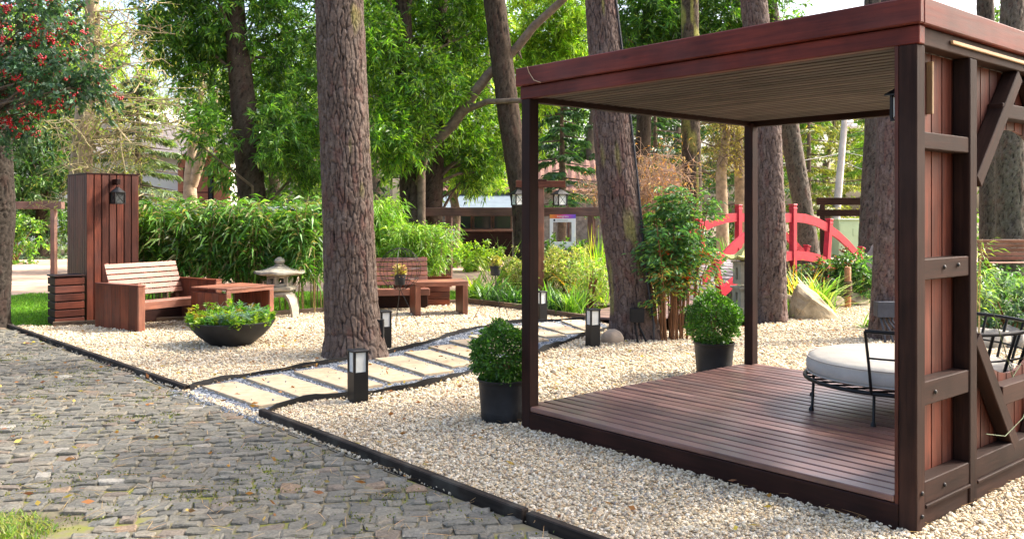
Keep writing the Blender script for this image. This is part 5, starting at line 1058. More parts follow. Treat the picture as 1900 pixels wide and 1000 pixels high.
#==TREES==
# ================================================================== TREES
def ext(pts, z):                                   # carry a trunk on upwards to height z
    pts = [Vector(p) for p in pts]; d = (pts[-1] - pts[-2]); d = d / d.z; pts.append(pts[-1] + d * (z - pts[-1].z)); return pts
NEED = [(0.035, 0.075, 0.018), (0.055, 0.11, 0.02), (0.085, 0.14, 0.03)]
def pine(pts, rad, label, seed, top=10.5, crown=2.4, nu=64, dz=0.03, plate=(0.06, 0.17), depth=0.024, zfine=4.6, tint=(1, 1, 1), group='pine trees around the garden', flare=0.25, red=0.14, lichen=0.0, ncl=28, extra=None):
    pts = [Vector(p) for p in pts]; loc = Vector((pts[0].x, pts[0].y, 0)); pts[0].z = -0.08; full = ext(pts, top)
    t = thing('pine_tree', label, 'tree', loc, 0, group); r = list(rad) + [rad[-1] * 0.55]
    bark_trunk('trunk', full, r, t, loc, plate, depth, nu, dz, zfine, seed, tint, red, flare, lichen)
    tipv = full[-1]; el = [(tipv + Vector((0, 0, 0.3)), (crown, crown, crown * 0.62), ncl)]
    P, D, ids, Cc = clumps([(tuple(c), r_, n_) for c, r_, n_ in el], 90, 0.42); P -= np.array(loc); n = len(P)
    leaves('crown', P, D, RNG.uniform(0.16, 0.28, n), 0.035, cols(n, NEED), t, 0.1)
    sp = [full[-2].lerp(full[-1], f) for f in (0.5, 0.65, 0.8, 0.92, 1.0)]
    mb = MB()
    for c in Cc[::3]:
        c = Vector(c); a = random.choice(sp); mb.tube([a, a.lerp(c, 0.5) + Vector((0, 0, 0.15)), c], [0.06, 0.04, 0.015], 5, False)
    mb_build_local(mb, 'limbs', 'bark_grey', t, loc); return t
p = lambda px, py, Y: W(px, py, Y)
g = G(655, 664); Y1 = g.y + 0.22
pine([Vector((g.x + 0.0, Y1, 0)), p(652, 560, Y1), p(646, 400, Y1), p(637, 200, Y1), p(630, 0, Y1)], [0.275, 0.265, 0.262, 0.255, 0.245], 'thickest pine trunk, rough barked, standing left of the slab path', 1, 10.5, 2.4, 240, 0.011, (0.040, 0.17), 0.03, 4.2, (1.0, 0.93, 0.9), flare=0.34, lichen=0.16)
g = G(1185, 628); Y2 = g.y + 0.2
pine([Vector((g.x, Y2, 0)), p(1172, 540, Y2), p(1150, 380, Y2), p(1133, 200, Y2), p(1115, 0, Y2)], [0.265, 0.25, 0.255, 0.225, 0.19], 'leaning pine trunk behind the path end, with a cable up its side', 2, 10.5, 2.2, 190, 0.013, (0.040, 0.14), 0.025, 4.8, (1.05, 0.95, 0.95), flare=0.32, lichen=0.2)
g = G(1437, 597); Y3 = g.y + 0.15
pine([Vector((g.x, Y3, 0)), p(1432, 430, Y3), p(1424, 230, Y3), p(1400, 20, Y3)], [0.20, 0.19, 0.18, 0.18], 'slim pine trunk directly right of the rear pergola post', 3, 10.8, 2.2, 120, 0.016, (0.044, 0.12), 0.024, 4.6, (1.1, 1.02, 1.05))
g = G(1652, 628); Y4 = g.y + 0.1
pine([Vector((g.x, Y4, 0)), p(1650, 450, Y4), p(1654, 230, Y4), p(1660, 0, Y4)], [0.185, 0.175, 0.165, 0.15], 'slim pine trunk carrying a meter box behind the pergola corner post', 4, 11, 2.6, 110, 0.016, (0.044, 0.12), 0.022, 4.6, (1.0, 0.92, 0.98))
pine([p(1617, 470, 19), p(1614, 440, 19), p(1625, 230, 19), p(1622, 0, 19)], [0.24, 0.225, 0.215, 0.2], 'grey pine trunk behind the bridge, left of the meter box trunk', 5, 11.5, 2.6, 64, 0.03, (0.075, 0.18), 0.026, 6.5, (0.95, 1.0, 1.0))
pine([p(1505, 470, 24), p(1497, 430, 24), p(1462, 222, 24), p(1425, 0, 24)], [0.27, 0.25, 0.26, 0.22], 'grey pine trunk leaning left behind the right half of the bridge', 6, 12, 2.6, 60, 0.035, (0.08, 0.2), 0.026, 7.5, (0.95, 0.98, 0.95))
pine([p(1880, 470, 21.5), p(1876, 400, 21.5), p(1874, 240, 21.5), p(1879, 0, 21.5)], [0.36, 0.34, 0.32, 0.26], 'broad grey pine trunk seen through the round wall opening', 7, 12, 2.8, 80, 0.035, (0.08, 0.22), 0.03, 7.5, (1.05, 1.1, 1.1))
pine([p(1836, 470, 23), p(1835, 400, 23), p(1834, 240, 23), p(1828, 0, 23)], [0.25, 0.23, 0.21, 0.2], 'darker pine trunk at the left rim of the round wall opening', 8, 12, 2.8, 60, 0.035, (0.08, 0.22), 0.028, 7.5, (0.8, 0.82, 0.82))
pine([p(1285, 470, 20), p(1284, 340, 20), p(1281, 215, 20), p(1280, 0, 20)], [0.23, 0.215, 0.205, 0.19], 'mossy dark pine trunk above the nandina bush', 9, 11, 2.6, 64, 0.03, (0.09, 0.16), 0.03, 6.5, (0.75, 0.72, 0.6), lichen=0.4)
pine([Vector((-6.95, 11.85, 0)), p(-8, 400, 11.85), p(-14, 170, 11.85), p(-30, 0, 11.85)], [0.24, 0.23, 0.2, 0.18], 'dark trunk cut by the left picture edge', 10, 9.5, 1.6, 90, 0.018, (0.05, 0.14), 0.03, 4.6, (0.3, 0.3, 0.28), ncl=20)
# pines standing to the right of the view, whose crowns shade the foreground
for i, (x, y, tp_) in enumerate(((8.4, 9.6, 10.5), (11.0, 5.6, 11.0), (9.6, 13.2, 12.0), (13.5, 10.5, 12))):
    pine([Vector((x, y, 0)), Vector((x + 0.05, y, 3)), Vector((x + 0.1, y + 0.05, 6))], [0.24, 0.22, 0.2], ['pine trunk to the right of the picture, nearest the pergola wall', 'pine trunk to the right of the camera', 'pine trunk right of the picture, behind the pergola wall', 'pine trunk far to the right of the picture'][i], 40 + i, tp_, 2.5, 36, 0.06, (0.1, 0.16), 0.024, 3, ncl=42)
# cable and boxes on trunks
mb = MB(); mb.tube([p(1213, 640, Y2 - 0.32), p(1213, 600, Y2 - 0.30), p(1196, 480, Y2 - 0.20), p(1184, 340, Y2 - 0.15), p(1168, 200, Y2 - 0.12), p(1143, 0, Y2 - 0.12)], 0.014, 6); tag(mb.build('trunk_cable', 'cable', None, True), 'dark cable running up the right side of the leaning pine trunk', 'cable')
def jbox(px, py, Y, w, h, label, drops, mat='box_blue'):
    c = W(px, py, Y); t = thing('junction_box', label, 'electric box', c)
    MB().box((-w, -0.07, -h), (w, 0.05, h)).build('case', mat, t); board(t, 'lid', (-w - 0.006, -0.082, -h - 0.006), (w + 0.006, -0.0702, h + 0.006), mat, 0.004)
    for k, dx in enumerate(drops): MB().tube([(dx, 0, -h), (dx, -0.03, -h - 0.06), (dx + 0.03 * (k + 0.5), -0.06, -h - 0.16), (dx + 0.05 * (k + 0.5), -0.08, -c.z - 0.01)], 0.014, 6).build('conduit', mat, t, True)
    return t
jbox(1181, 584, Y2 - 0.36, 0.075, 0.075, 'dark box with two conduits at the foot of the leaning trunk', (-0.02, 0.03), 'black_plastic')
jbox(1643, 573, Y4 - 0.27, 0.12, 0.085, 'dark blue meter box with conduits on the slim right trunk', (-0.06, -0.02, 0.03, 0.07))
jbox(703, 612, Y1 - 0.02, 0.05, 0.11, 'narrow dark box on the right flank of the thick trunk', (0.0,), 'black_plastic')

# ------------------------------------------------------------------ leafy trees
PALA = [(0.042, 0.11, 0.015), (0.072, 0.175, 0.02), (0.125, 0.265, 0.028), (0.23, 0.35, 0.04)]
PALY = [(0.17, 0.30, 0.02), (0.27, 0.42, 0.03), (0.34, 0.48, 0.05), (0.10, 0.22, 0.02)]
def leafy(name, label, Y, trunk, rad, ells, pal, L=0.15, Wd=0.034, per=72, spread=0.2, top=None, droop=0.2, hang=0.1, tint=(0.55, 0.5, 0.42), nu=44, bark=True, dyr=0.8, mat='bark_grey', group=None, w=None, seed=50, nb=28, nofill=False):
    pts = [W(a, b, Y) for a, b in trunk]; pts = [Vector((pts[0].x, Y, 0))] + pts if pts[0].z > 0.3 else pts; pts[0].z = -0.08
    if len(rad) < len(pts): rad = [rad[0]] + list(rad)
    loc = Vector((pts[0].x, Y, 0)); t = thing(name, label, 'tree', loc, 0, group)
    if bark: bark_trunk('trunk', pts, rad, t, loc, (0.07, 0.22), 0.022, nu, 0.04, 9, seed, tint, 0.06, 0.2)
    else: mb = MB(); mb.tube(pts, rad, 10); mb_build_local(mb, 'trunk', mat, t, loc)
    EE = [(tuple(W(px, py, Y + dy)), (rx * Y / F, dyr if len(e) < 7 else e[6], ry * Y / F), n) for e in ells for (px, py, rx, ry, n, dy) in [e[:6]]]
    P, D, ids, Cc = clumps(EE, per, spread); n = len(P); C = cols(n, pal, 0.22, w) * np.clip(1 + RNG.normal(size=len(Cc)) * 0.25, 0.5, 1.6)[ids][:, None]; D[:, 2] -= hang
    leaves('crown', P - np.array(loc), D, RNG.uniform(0.7, 1.25, n) * L, RNG.uniform(0.75, 1.25, n) * Wd, C, t, droop)
    full = []
    for a, b in zip(pts[:-1], pts[1:]): full += [a.lerp(b, f) for f in (0.4, 0.8)]
    tg = Cc[RNG.choice(len(Cc), min(nb, len(Cc)), replace=False)]; mb = MB()
    for c in tg:
        c = Vector(c); low = [q for q in full if q.z < c.z - 0.3 and q.z > 0.9] or [full[len(full) // 2]]; a = min(low, key=lambda q: (q - c).length + random.random())
        m1 = a.lerp(c, 0.4) + Vector((random.gauss(0, 0.15), random.gauss(0, 0.15), random.uniform(0, 0.3))); mb.tube([a, m1, c], [rad[-1] * 0.3, rad[-1] * 0.2, 0.012], 5, False)
    mb_build_local(mb, 'branches', mat, t, loc); return t, loc
leafy('broadleaf_tree', 'large dark green narrow leaved tree with black trunk behind the hedge', 17.5, [(470, 530), (468, 370), (452, 200), (438, 60), (430, -120)], [0.30, 0.27, 0.24, 0.2, 0.14],
      [(330, 40, 58, 90, 95, 0), (430, 10, 105, 105, 140, 0.3), (545, 130, 55, 180, 120, 0.8), (390, 150, 55, 80, 45, 0.6), (560, 300, 45, 60, 45, 0.5), (395, 240, 28, 40, 18, -0.8), (470, -120, 200, 80, 90, 0), (520, 235, 40, 50, 35, -0.6)], PALA, seed=51, w=[.35, .35, .2, .1])
tb, lb = leafy('broadleaf_tree', 'bright green narrow leaved tree with long pale limb reaching right', 18.0, [(772, 530), (766, 400), (762, 300), (752, 120), (744, -60)], [0.28, 0.25, 0.23, 0.18, 0.14],
      [(712, 120, 42, 90, 62, -0.6), (735, 255, 52, 50, 62, -0.9), (700, 30, 60, 70, 45, 0.5), (830, 60, 85, 75, 95, 0.8), (850, 180, 48, 80, 55, 0.8), (800, 170, 55, 60, 50, -0.4), (790, -80, 200, 70, 90, 0)], [(0.07, 0.18, 0.014), (0.13, 0.28, 0.02), (0.23, 0.38, 0.03), (0.045, 0.11, 0.014)], seed=52)
mb = MB(); Yb = 17.8
mb.tube([p(782, 420, Yb), p(781, 320, Yb), p(788, 282, Yb), p(840, 232, Yb - 0.2), (p(875, 180, Yb - 0.3)), p(905, 140, Yb - 0.4), p(960, 88, Yb - 0.5), p(990, 50, Yb - 0.6), p(1050, -5, Yb - 0.8), p(1110, -70, Yb - 0.9)], [0.08, 0.09, 0.10, 0.105, 0.10, 0.095, 0.088, 0.08, 0.07, 0.05], 12)
mb.tube([p(842, 226, Yb - 0.2), p(868, 203, Yb - 0.3), p(905, 189, Yb - 0.5), p(962, 187, Yb - 0.9), p(1030, 190, Yb - 1.3)], [0.08, 0.066, 0.058, 0.052, 0.04], 10)
mb.tube([p(960, 90, Yb - 0.5), p(968, 110, Yb - 0.5)], [0.05, 0.01], 6); mb_build_local(mb, 'pale_limb', 'bark_grey', tb, lb)
leafy('broadleaf_tree', 'dark trunked tree just behind the bright narrow leaved tree', 19.5, [(803, 510), (800, 400), (806, 260), (815, 60), (818, -60)], [0.26, 0.24, 0.22, 0.2, 0.15], [(880, 300, 55, 45, 60, 0.6), (840, 0, 110, 60, 70, 1.2), (790, 340, 20, 30, 10, 0.6)], PALA, seed=53)
leafy('broadleaf_tree', 'yellow green leafed tree with leaning dark trunk behind the slim post', 17.3, [(982, 520), (970, 380), (945, 220), (917, 0), (905, -80)], [0.22, 0.215, 0.215, 0.21, 0.16], [(1010, 60, 60, 85, 130, 3.4), (985, 160, 50, 45, 60, 3.2), (1060, 110, 40, 50, 50, 3.4), (900, 260, 26, 34, 26, 3.0), (950, -60, 160, 60, 80, 1.5), (1065, 30, 30, 45, 30, 3.0)], PALY, seed=54, nu=56, nb=3)
leafy('broadleaf_tree', 'small forked tree with yellow green crown before the restaurant', 25.0, [(843, 480), (846, 390), (838, 350), (838, 310)], [0.16, 0.13, 0.11, 0.08], [(870, 300, 60, 40, 100, 0), (820, 290, 30, 30, 35, 0.4), (905, 330, 22, 22, 22, 0), (780, 330, 22, 30, 18, 0.4)], PALY, L=0.2, Wd=0.035, seed=55, bark=False, nb=20)
leafy('broadleaf_tree', 'dense green canopy tree above the pergola roof', 23.0, [(1190, 480), (1192, 300), (1200, 80), (1210, -60)], [0.22, 0.2, 0.16, 0.1], [(1210, 45, 80, 60, 130, 0), (1320, 40, 90, 60, 140, 0.4), (1240, 110, 60, 35, 55, 0), (1430, 20, 50, 60, 45, 1.2), (1300, -60, 180, 50, 90, 0)], PALA, L=0.19, Wd=0.035, seed=56, hang=0.2, w=[.35, .35, .2, .1])
# cedar with drooping layers
def layered(name, label, px, Y, ytop, ybase, wid, pal, n=18, per=120):
    t0 = W(px, ytop, Y); b = Vector((t0.x, Y, 0)); t = thing(name, label, 'tree', b, 0, 'conifers beyond the garden'); hgt = t0.z
    mb = MB(); mb.tube([(0, 0, -0.05), (0.02, 0, hgt * 0.5), (0, 0, hgt)], [0.14, 0.09, 0.02], 8); mb.build('trunk', 'bark_grey', t, True)
    P, D = [], []; mb = MB(); zb = W(px, ybase, Y).z
    for k in range(n):
        f = (k + random.random() * 0.6) / n; z = zb + (hgt - zb) * f; l = wid * Y / F * (1.05 - 0.85 * f) * random.uniform(0.7, 1.15); an = k * 2.4; d = Vector((math.cos(an), math.sin(an), -0.12)); e = Vector((0, 0, z)) + d * l
        mb.tube([(0, 0, z), e], [0.03, 0.008], 5, False); s = Vector((-d.y, d.x, 0))
        for q in range(per): r = random.random() ** 0.7; w_ = random.gauss(0, 0.28) * l * (0.25 + 0.6 * r * (1.15 - r)); P.append(tuple(Vector((0, 0, z)) + d * l * r + s * w_ + Vector((0, 0, -0.06 - 0.12 * random.random() * r)))); dd = d * random.uniform(0.3, 1) + s * (1 if w_ > 0 else -1) * 0.8; D.append((dd.x, dd.y, random.uniform(-0.6, 0.05)))
    mb.build('branches', 'bark_grey', t, True); leaves('crown', P, D, RNG.uniform(0.12, 0.26, len(P)), 0.045, cols(len(P), pal, 0.25), t, 0.25)
PALC = [(0.03, 0.085, 0.035), (0.055, 0.14, 0.055), (0.10, 0.21, 0.08)]
layered('cedar_tree', 'blue green layered cedar standing behind the lantern post', 1042, 23, 165, 385, 85, PALC, 22, 220)
layered('cedar_tree', 'dark cedar behind the leaning trunk, above the dry bush', 1215, 30, 120, 370, 95, [(0.02, 0.05, 0.02), (0.04, 0.085, 0.03)], 26, 240)
layered('cedar_tree', 'dark cedar behind the two pale trunks', 1370, 34, 100, 390, 120, [(0.025, 0.055, 0.02), (0.045, 0.09, 0.03)], 28, 260)
layered('cedar_tree', 'yellow green cedar left of the utility pole', 1500, 38, 110, 390, 120, [(0.16, 0.17, 0.03), (0.25, 0.23, 0.05), (0.08, 0.12, 0.03)], 28, 240)
layered('cedar_tree', 'bright green cedar right of the utility pole', 1610, 40, 90, 380, 95, [(0.10, 0.2, 0.03), (0.16, 0.27, 0.04)], 26, 240)
layered('cedar_tree', 'grey green feathery conifer behind the hedge at left', 255, 24, 130, 385, 110, [(0.10, 0.15, 0.07), (0.16, 0.21, 0.11), (0.07, 0.11, 0.05)], 30, 300)
# pale bare tree and eucalyptus at left, pale trunks at right
def twiggy(name, label, Y, trunk, rad, mat, tw, spread_px, ells, ntw, pal=None, nl=0, tr=0.012, seed=1):
    rg = random.Random(seed); pts = [W(a, b, Y) for a, b in trunk]; pts[0].z = -0.08; loc = Vector((pts[0].x, Y, 0)); t = thing(name, label, 'tree', loc)
    mb = MB(); mb.tube(pts, rad, 12); mb_build_local(mb, 'trunk', mat, t, loc)
    full = []
    for a, b in zip(pts[:-1], pts[1:]): full += [a.lerp(b, f) for f in (0.2, 0.5, 0.8)]
    mb = MB(); P = []
    for px, py, rx, ry, n in ells:
        for k in range(n):
            e = W(px + rg.uniform(-rx, rx), py + rg.uniform(-ry, ry), Y + rg.uniform(-0.9, 0.9)); a = min(full, key=lambda q: (q - e).length + rg.random() * 1.0); a = a.lerp(full[-1], 0.0)
            q = [a]; 
            for f in (0.3, 0.6, 0.85, 1): q.append(a.lerp(e, f) + Vector((rg.gauss(0, 0.12), rg.gauss(0, 0.12), rg.gauss(0, 0.12))))
            mb.tube(q, [tr * 1.6, tr * 1.3, tr, tr * 0.7, tr * 0.4], 5, False)
            for m in range(ntw):
                s = q[rg.randint(1, 4)]; d = Vector((rg.gauss(0, 1), rg.gauss(0, 1), rg.gauss(-0.2, 0.8))).normalized(); l = rg.uniform(0.2, 0.7); c = s + d * l; mid = s + d * l * 0.5 + Vector((rg.gauss(0, 0.08), rg.gauss(0, 0.08), rg.gauss(0, 0.08)))
                mb.tube([s, mid, c], [tr * 0.6, tr * 0.45, tr * 0.2], 4, False); P.append(tuple(c - loc)); P.append(tuple(mid - loc))
    mb_build_local(mb, 'twigs', tw, t, loc)
    if pal and nl:
        P = np.array(P); P = P[RNG.choice(len(P), nl)] + RNG.normal(size=(nl, 3)) * 0.08; leaves('crown', P, RNG.normal(size=(nl, 3)) - (0, 0, 0.4), RNG.uniform(0.05, 0.12, nl), 0.022, cols(nl, pal), t, 0.3)
    return t
twiggy('bare_tree', 'pale lichen covered bare tree with tangled twigs behind the planked column', 16, [(152, 545), (150, 320), (158, 200), (172, 60), (168, -120)], [0.21, 0.19, 0.16, 0.13, 0.09], 'bark_pale', 'twig_pale', 0, [(250, 130, 110, 90, 22), (170, 260, 110, 60, 20), (240, 20, 110, 60, 18), (290, 240, 60, 50, 9), (200, 330, 90, 25, 14)], 6, [(0.34, 0.34, 0.08), (0.26, 0.30, 0.08)], 3000, 0.013, 3)
twiggy('eucalyptus_tree', 'pale smooth forked trunk rising behind the bamboo hedge', 22, [(352, 500), (353, 380), (352, 330), (358, 260), (372, 180), (380, 60)], [0.2, 0.18, 0.14, 0.11, 0.09, 0.06], 'bark_pale', 'twig_pale', 0, [(380, 240, 14, 20, 6), (370, 120, 50, 60, 12), (330, 200, 40, 40, 8)], 8, [(0.12, 0.2, 0.03), (0.22, 0.3, 0.05)], 3500, 0.02, 5)
ob = [o for o in bpy.data.objects if o.name.startswith('eucalyptus_tree')][0]; mb = MB(); mb.tube([W(357, 345, 22), W(370, 300, 21.9), W(386, 250, 21.8), W(400, 180, 21.7)], [0.12, 0.13, 0.11, 0.07], 10); mb_build_local(mb, 'limb', 'bark_pale', ob, ob.location)
twiggy('bare_tree', 'pale trunked tree with sparse yellowish twigs, left of the two behind the bridge', 26, [(1342, 490), (1340, 400), (1338, 320), (1348, 250), (1340, 160)], [0.2, 0.18, 0.16, 0.13, 0.08], 'bark_pale', 'bark_grey', 0, [(1320, 250, 60, 60, 16), (1360, 200, 50, 40, 10)], 9, [(0.3, 0.24, 0.07), (0.2, 0.18, 0.05)], 4500, 0.022, 7)
twiggy('bare_tree', 'pale trunked tree with spreading limbs, right of the two behind the bridge', 26.5, [(1374, 490), (1376, 400), (1374, 330), (1368, 270), (1384, 180)], [0.22, 0.2, 0.18, 0.15, 0.08], 'bark_pale', 'bark_grey', 0, [(1400, 240, 50, 50, 14), (1360, 230, 50, 50, 10)], 9, [(0.3, 0.24, 0.07), (0.2, 0.18, 0.05)], 4000, 0.022, 8)
twiggy('dry_bush', 'orange dry twiggy bush between the leaning trunk and the mossy trunk', 19, [(1225, 480), (1222, 440), (1215, 390)], [0.06, 0.05, 0.03], 'twig_orange', 'twig_orange', 0, [(1225, 330, 50, 45, 42), (1110, 345, 30, 30, 16), (1200, 390, 30, 40, 20)], 16, [(0.45, 0.2, 0.06), (0.5, 0.32, 0.14)], 2500, 0.010, 9)
# berry tree crown, top left
bt = thing('berry_tree', 'dark leaved tree with red berry clusters hanging into the top left corner', 'tree', (-7.4, 10.6, 0)); bl = Vector((-7.4, 10.6, 0))
mb = MB(); btp = [Vector((-7.4, 10.6, -0.08)), Vector((-7.3, 10.6, 2.2)), Vector((-7.0, 10.4, 3.6))]; mb.tube(btp, [0.12, 0.1, 0.06], 8); mb_build_local(mb, 'trunk', 'bark_grey', bt, bl)
BE = [(tuple(W(30, 60, 10.4)), (0.65, 0.5, 0.6), 62), (tuple(W(105, 140, 10.2)), (0.45, 0.4, 0.3), 50), (tuple(W(20, 200, 10.4)), (0.35, 0.4, 0.45), 34), (tuple(W(150, 165, 10.2)), (0.2, 0.25, 0.14), 12), (tuple(W(-40, 100, 10.5)), (0.6, 0.6, 0.9), 50), (tuple(W(80, 10, 10.4)), (0.5, 0.5, 0.25), 18)]
P, D, ids, Cc = clumps(BE, 52, 0.12); n = len(P); D[:, 2] -= 0.2; leaves('crown', P - np.array(bl), D, RNG.uniform(0.05, 0.085, n), RNG.uniform(0.028, 0.042, n), cols(n, [(0.035, 0.085, 0.045), (0.055, 0.12, 0.06), (0.09, 0.16, 0.09)], 0.25), bt, 0.2)
branches(btp, Cc[::4], 0.03, 0.006, 'branches', 'bark_grey', bt, bl, 5, 0.12)
MBb = MB(); 
for k in range(260):
    c = Vector(Cc[random.randrange(len(Cc))]) + Vector((random.gauss(0, 0.12), random.gauss(0, 0.12), random.gauss(0, 0.1))) - bl
    for q in range(random.randint(6, 16)): b_ = c + Vector((random.gauss(0, 0.025), random.gauss(0, 0.025), random.gauss(0, 0.02))); MBb.lathe([(0.002, -0.013), (0.014, 0), (0.002, 0.013)], 5, tuple(b_))
mbo = MBb.build('berries', 'berry', bt, True)
# shrubs and trees of the left background
def shrub(name, label, px, py, Y, rx, ry, rz, ncl, pal, L=0.12, Wd=0.04, per=60, spread=0.18, group=None, cat='shrub', hang=0.1, stems=True, zc=None):
    c = W(px, py, Y); loc = Vector((c.x, Y, 0)); t = thing(name, label, cat, loc, 0, group); P, D, ids, Cc = clumps([((0, 0, c.z if zc is None else zc), (rx, ry, rz), ncl)], per, spread); P[:, 2] = np.maximum(P[:, 2], 0.02); n = len(P); D[:, 2] -= hang
    leaves('crown', P, D, RNG.uniform(0.7, 1.2, n) * L, RNG.uniform(0.7, 1.2, n) * Wd, cols(n, pal, 0.22) * np.clip(1 + RNG.normal(size=len(Cc)) * 0.22, 0.5, 1.6)[ids][:, None], t, 0.2)
    if stems:
        mb = MB()
        for q in Cc[::4]: mb.tube([(random.gauss(0, 0.05), random.gauss(0, 0.05), -0.04), (q[0] * 0.5, q[1] * 0.5, q[2] * 0.6), tuple(q)], [0.02, 0.014, 0.006], 5, False)
        mb.build('stems', 'stem', t, True)
    return t
PALD = [(0.03, 0.075, 0.02), (0.05, 0.12, 0.025), (0.09, 0.17, 0.04)]
leafy('broadleaf_tree', 'rounded dark green tree left of the planked column, beyond the road', 30.0, [(83, 500), (82, 430), (80, 340), (78, 250)], [0.3, 0.26, 0.22, 0.12], [(60, 300, 75, 90, 170, 0), (85, 210, 60, 60, 80, 0), (20, 380, 50, 50, 50, 0.5), (110, 390, 25, 40, 26, 1.0)], PALD, L=0.22, Wd=0.06, spread=0.32, per=75, seed=60, dyr=2.2)
shrub('shrub', 'grey green bush beside the road at far left', 85, 462, 30, 0.9, 0.7, 0.5, 34, [(0.14, 0.2, 0.13), (0.2, 0.27, 0.17)], 0.12, 0.04, group='bushes along the road')
shrub('shrub', 'dark green bush behind the far left fence', 30, 440, 27, 0.7, 0.6, 0.9, 40, PALA, 0.14, 0.05, group='bushes along the road')
# ------------------------------------------------------------------ background wood: each crown a tree
BGP = [[(0.06, 0.13, 0.02), (0.11, 0.21, 0.03), (0.17, 0.28, 0.04)], [(0.16, 0.26, 0.03), (0.26, 0.37, 0.04), (0.34, 0.43, 0.07)], [(0.03, 0.07, 0.025), (0.05, 0.10, 0.03)], [(0.16, 0.18, 0.05), (0.24, 0.24, 0.08)]]
bgt = [(-60, 40, 4.2, 0, 'behind the far left fence'), (60, 46, 4.6, 2, 'above the far left fence'), (190, 44, 4.8, 1, 'behind the bare pale tree'), (500, 38, 4.5, 0, 'behind the black trunked tree'), (590, 44, 5.0, 1, 'behind the thick pine trunk'), (700, 36, 4.2, 0, 'just right of the thick pine trunk'), (790, 48, 5.0, 1, 'behind the twin dark trunks'), (900, 42, 4.6, 1, 'behind the long pale limb'), (1000, 50, 5.0, 0, 'behind the layered cedar'), (1110, 40, 4.4, 2, 'behind the leaning pine trunk'), (1260, 46, 4.8, 2, 'behind the mossy trunk'), (1420, 50, 5.0, 0, 'behind the rear pergola post'), (1540, 56, 5.2, 3, 'behind the utility pole'), (1680, 50, 5.0, 1, 'behind the pergola corner post'), (1800, 44, 4.6, 0, 'behind the round wall opening'), (1920, 46, 4.8, 1, 'at the right picture edge')]
for i, (px, Y, r_, pi_, ph) in enumerate(bgt):
    c = W(px, 200, Y); loc = Vector((c.x, Y, 0)); t = thing('background_tree', ['green', 'yellow green', 'dark green', 'olive'][pi_] + ' tree far off ' + ph, 'tree', loc, 0, 'trees of the wood behind the garden')
    mb = MB(); hh = 7.5 + random.random() * 2.5; mb.tube([(0, 0, -0.08), (random.gauss(0, 0.2), 0, hh * 0.5), (random.gauss(0, 0.3), 0, hh)], [0.3, 0.22, 0.08], 8); mb.build('trunk', 'bark_grey', t, True)
    P, D, ids, Cc = clumps([((0, 0, hh * 0.62), (r_ * 0.62, r_ * 0.6, hh * 0.42), 95), ((random.gauss(0, 0.8), 0, hh), (r_ * 0.5, r_ * 0.5, 2.2), 45)], 66, 0.46); n = len(P)
    leaves('crown', P, D, RNG.uniform(0.22, 0.42, n), RNG.uniform(0.07, 0.13, n), cols(n, BGP[pi_], 0.2) * np.clip(1 + RNG.normal(size=len(Cc)) * 0.28, 0.45, 1.7)[ids][:, None], t, 0.3)
for i, (px, Y, h_, pi_, ph) in enumerate([(-40, 34, 1.5, 0, 'at the left picture edge'), (200, 33, 1.6, 1, 'behind the planked column'), (440, 32, 1.5, 1, 'behind the black trunk'), (560, 32, 1.7, 0, 'just left of the thick trunk'), (690, 31, 1.7, 1, 'just right of the thick trunk'), (1180, 33, 1.5, 0, 'behind the dry bush'), (1310, 33, 1.4, 2, 'behind the nandina'), (1430, 38, 1.3, 1, 'behind the bridge apex'), (1620, 42, 1.2, 1, 'behind the green cabinet'), (1740, 34, 1.4, 0, 'behind the corner post')]):
    shrub('shrub', ['mid green', 'bright green', 'dark green'][pi_] + ' bush beyond the road ' + ph, px, 440, Y, 1.9, 0.9, h_ * 0.55, 60, BGP[pi_], 0.2, 0.06, 55, 0.25, 'bushes along the road', zc=h_ * 0.5)
# ================================================================== PLANTS OF THE GARDEN
def clump(label, px, py, n, L, Wd, pal, spread=0.06, droop=0.5, up=1.1, group='strappy clumps in the planting bed', Y=None, z=0.0, name='strappy_plant'):
    c = G(px, py) if Y is None else Vector((W(px, py, Y).x, Y, 0)); t = thing(name, label, 'plant', (c.x, c.y, z), 0, group)
    P = RNG.normal(size=(n, 3)) * (spread, spread, 0); P[:, 2] = -0.02; D = np.stack([RNG.normal(size=n), RNG.normal(size=n), np.full(n, up * 1.6)], 1)
    straps('leaves', P, D, RNG.uniform(0.6, 1.1, n) * L, RNG.uniform(0.7, 1.2, n) * Wd, cols(n, pal, 0.25), t, RNG.uniform(0.5, 1.2, n) * droop, 5); return t
DG = [(0.02, 0.06, 0.015), (0.035, 0.10, 0.02), (0.07, 0.16, 0.03)]; MG = [(0.07, 0.17, 0.02), (0.12, 0.26, 0.03), (0.2, 0.34, 0.05)]; YG = [(0.2, 0.34, 0.03), (0.32, 0.44, 0.05), (0.42, 0.46, 0.1)]
clump('dark strappy clump left of the slim post, behind the low timber', 918, 562, 150, 0.62, 0.03, DG, 0.14, 0.6)
clump('dark strappy clump half hidden by the slim post', 955, 566, 90, 0.6, 0.03, DG, 0.1, 0.6)
clump('broad leaved yellow green plant beside the right-hand low table', 882, 553, 22, 0.6, 0.09, YG, 0.05, 0.5, 1.3)
clump('dark strappy clump right of the slim post, behind the bollard', 1030, 577, 110, 0.5, 0.03, DG, 0.1, 0.6)
clump('bright iris clump between the bollards', 1066, 583, 90, 0.55, 0.024, MG, 0.08, 0.25, 1.8)
clump('mid green strappy clump behind the far bollard', 1010, 570, 90, 0.65, 0.028, MG, 0.12, 0.5, Y=14.4)
clump('tall bright iris leaves left of the leaning trunk', 1108, 520, 90, 1.3, 0.035, [(0.14, 0.32, 0.02), (0.24, 0.42, 0.03), (0.4, 0.4, 0.05)], 0.12, 0.12, 2.6, Y=15.3)
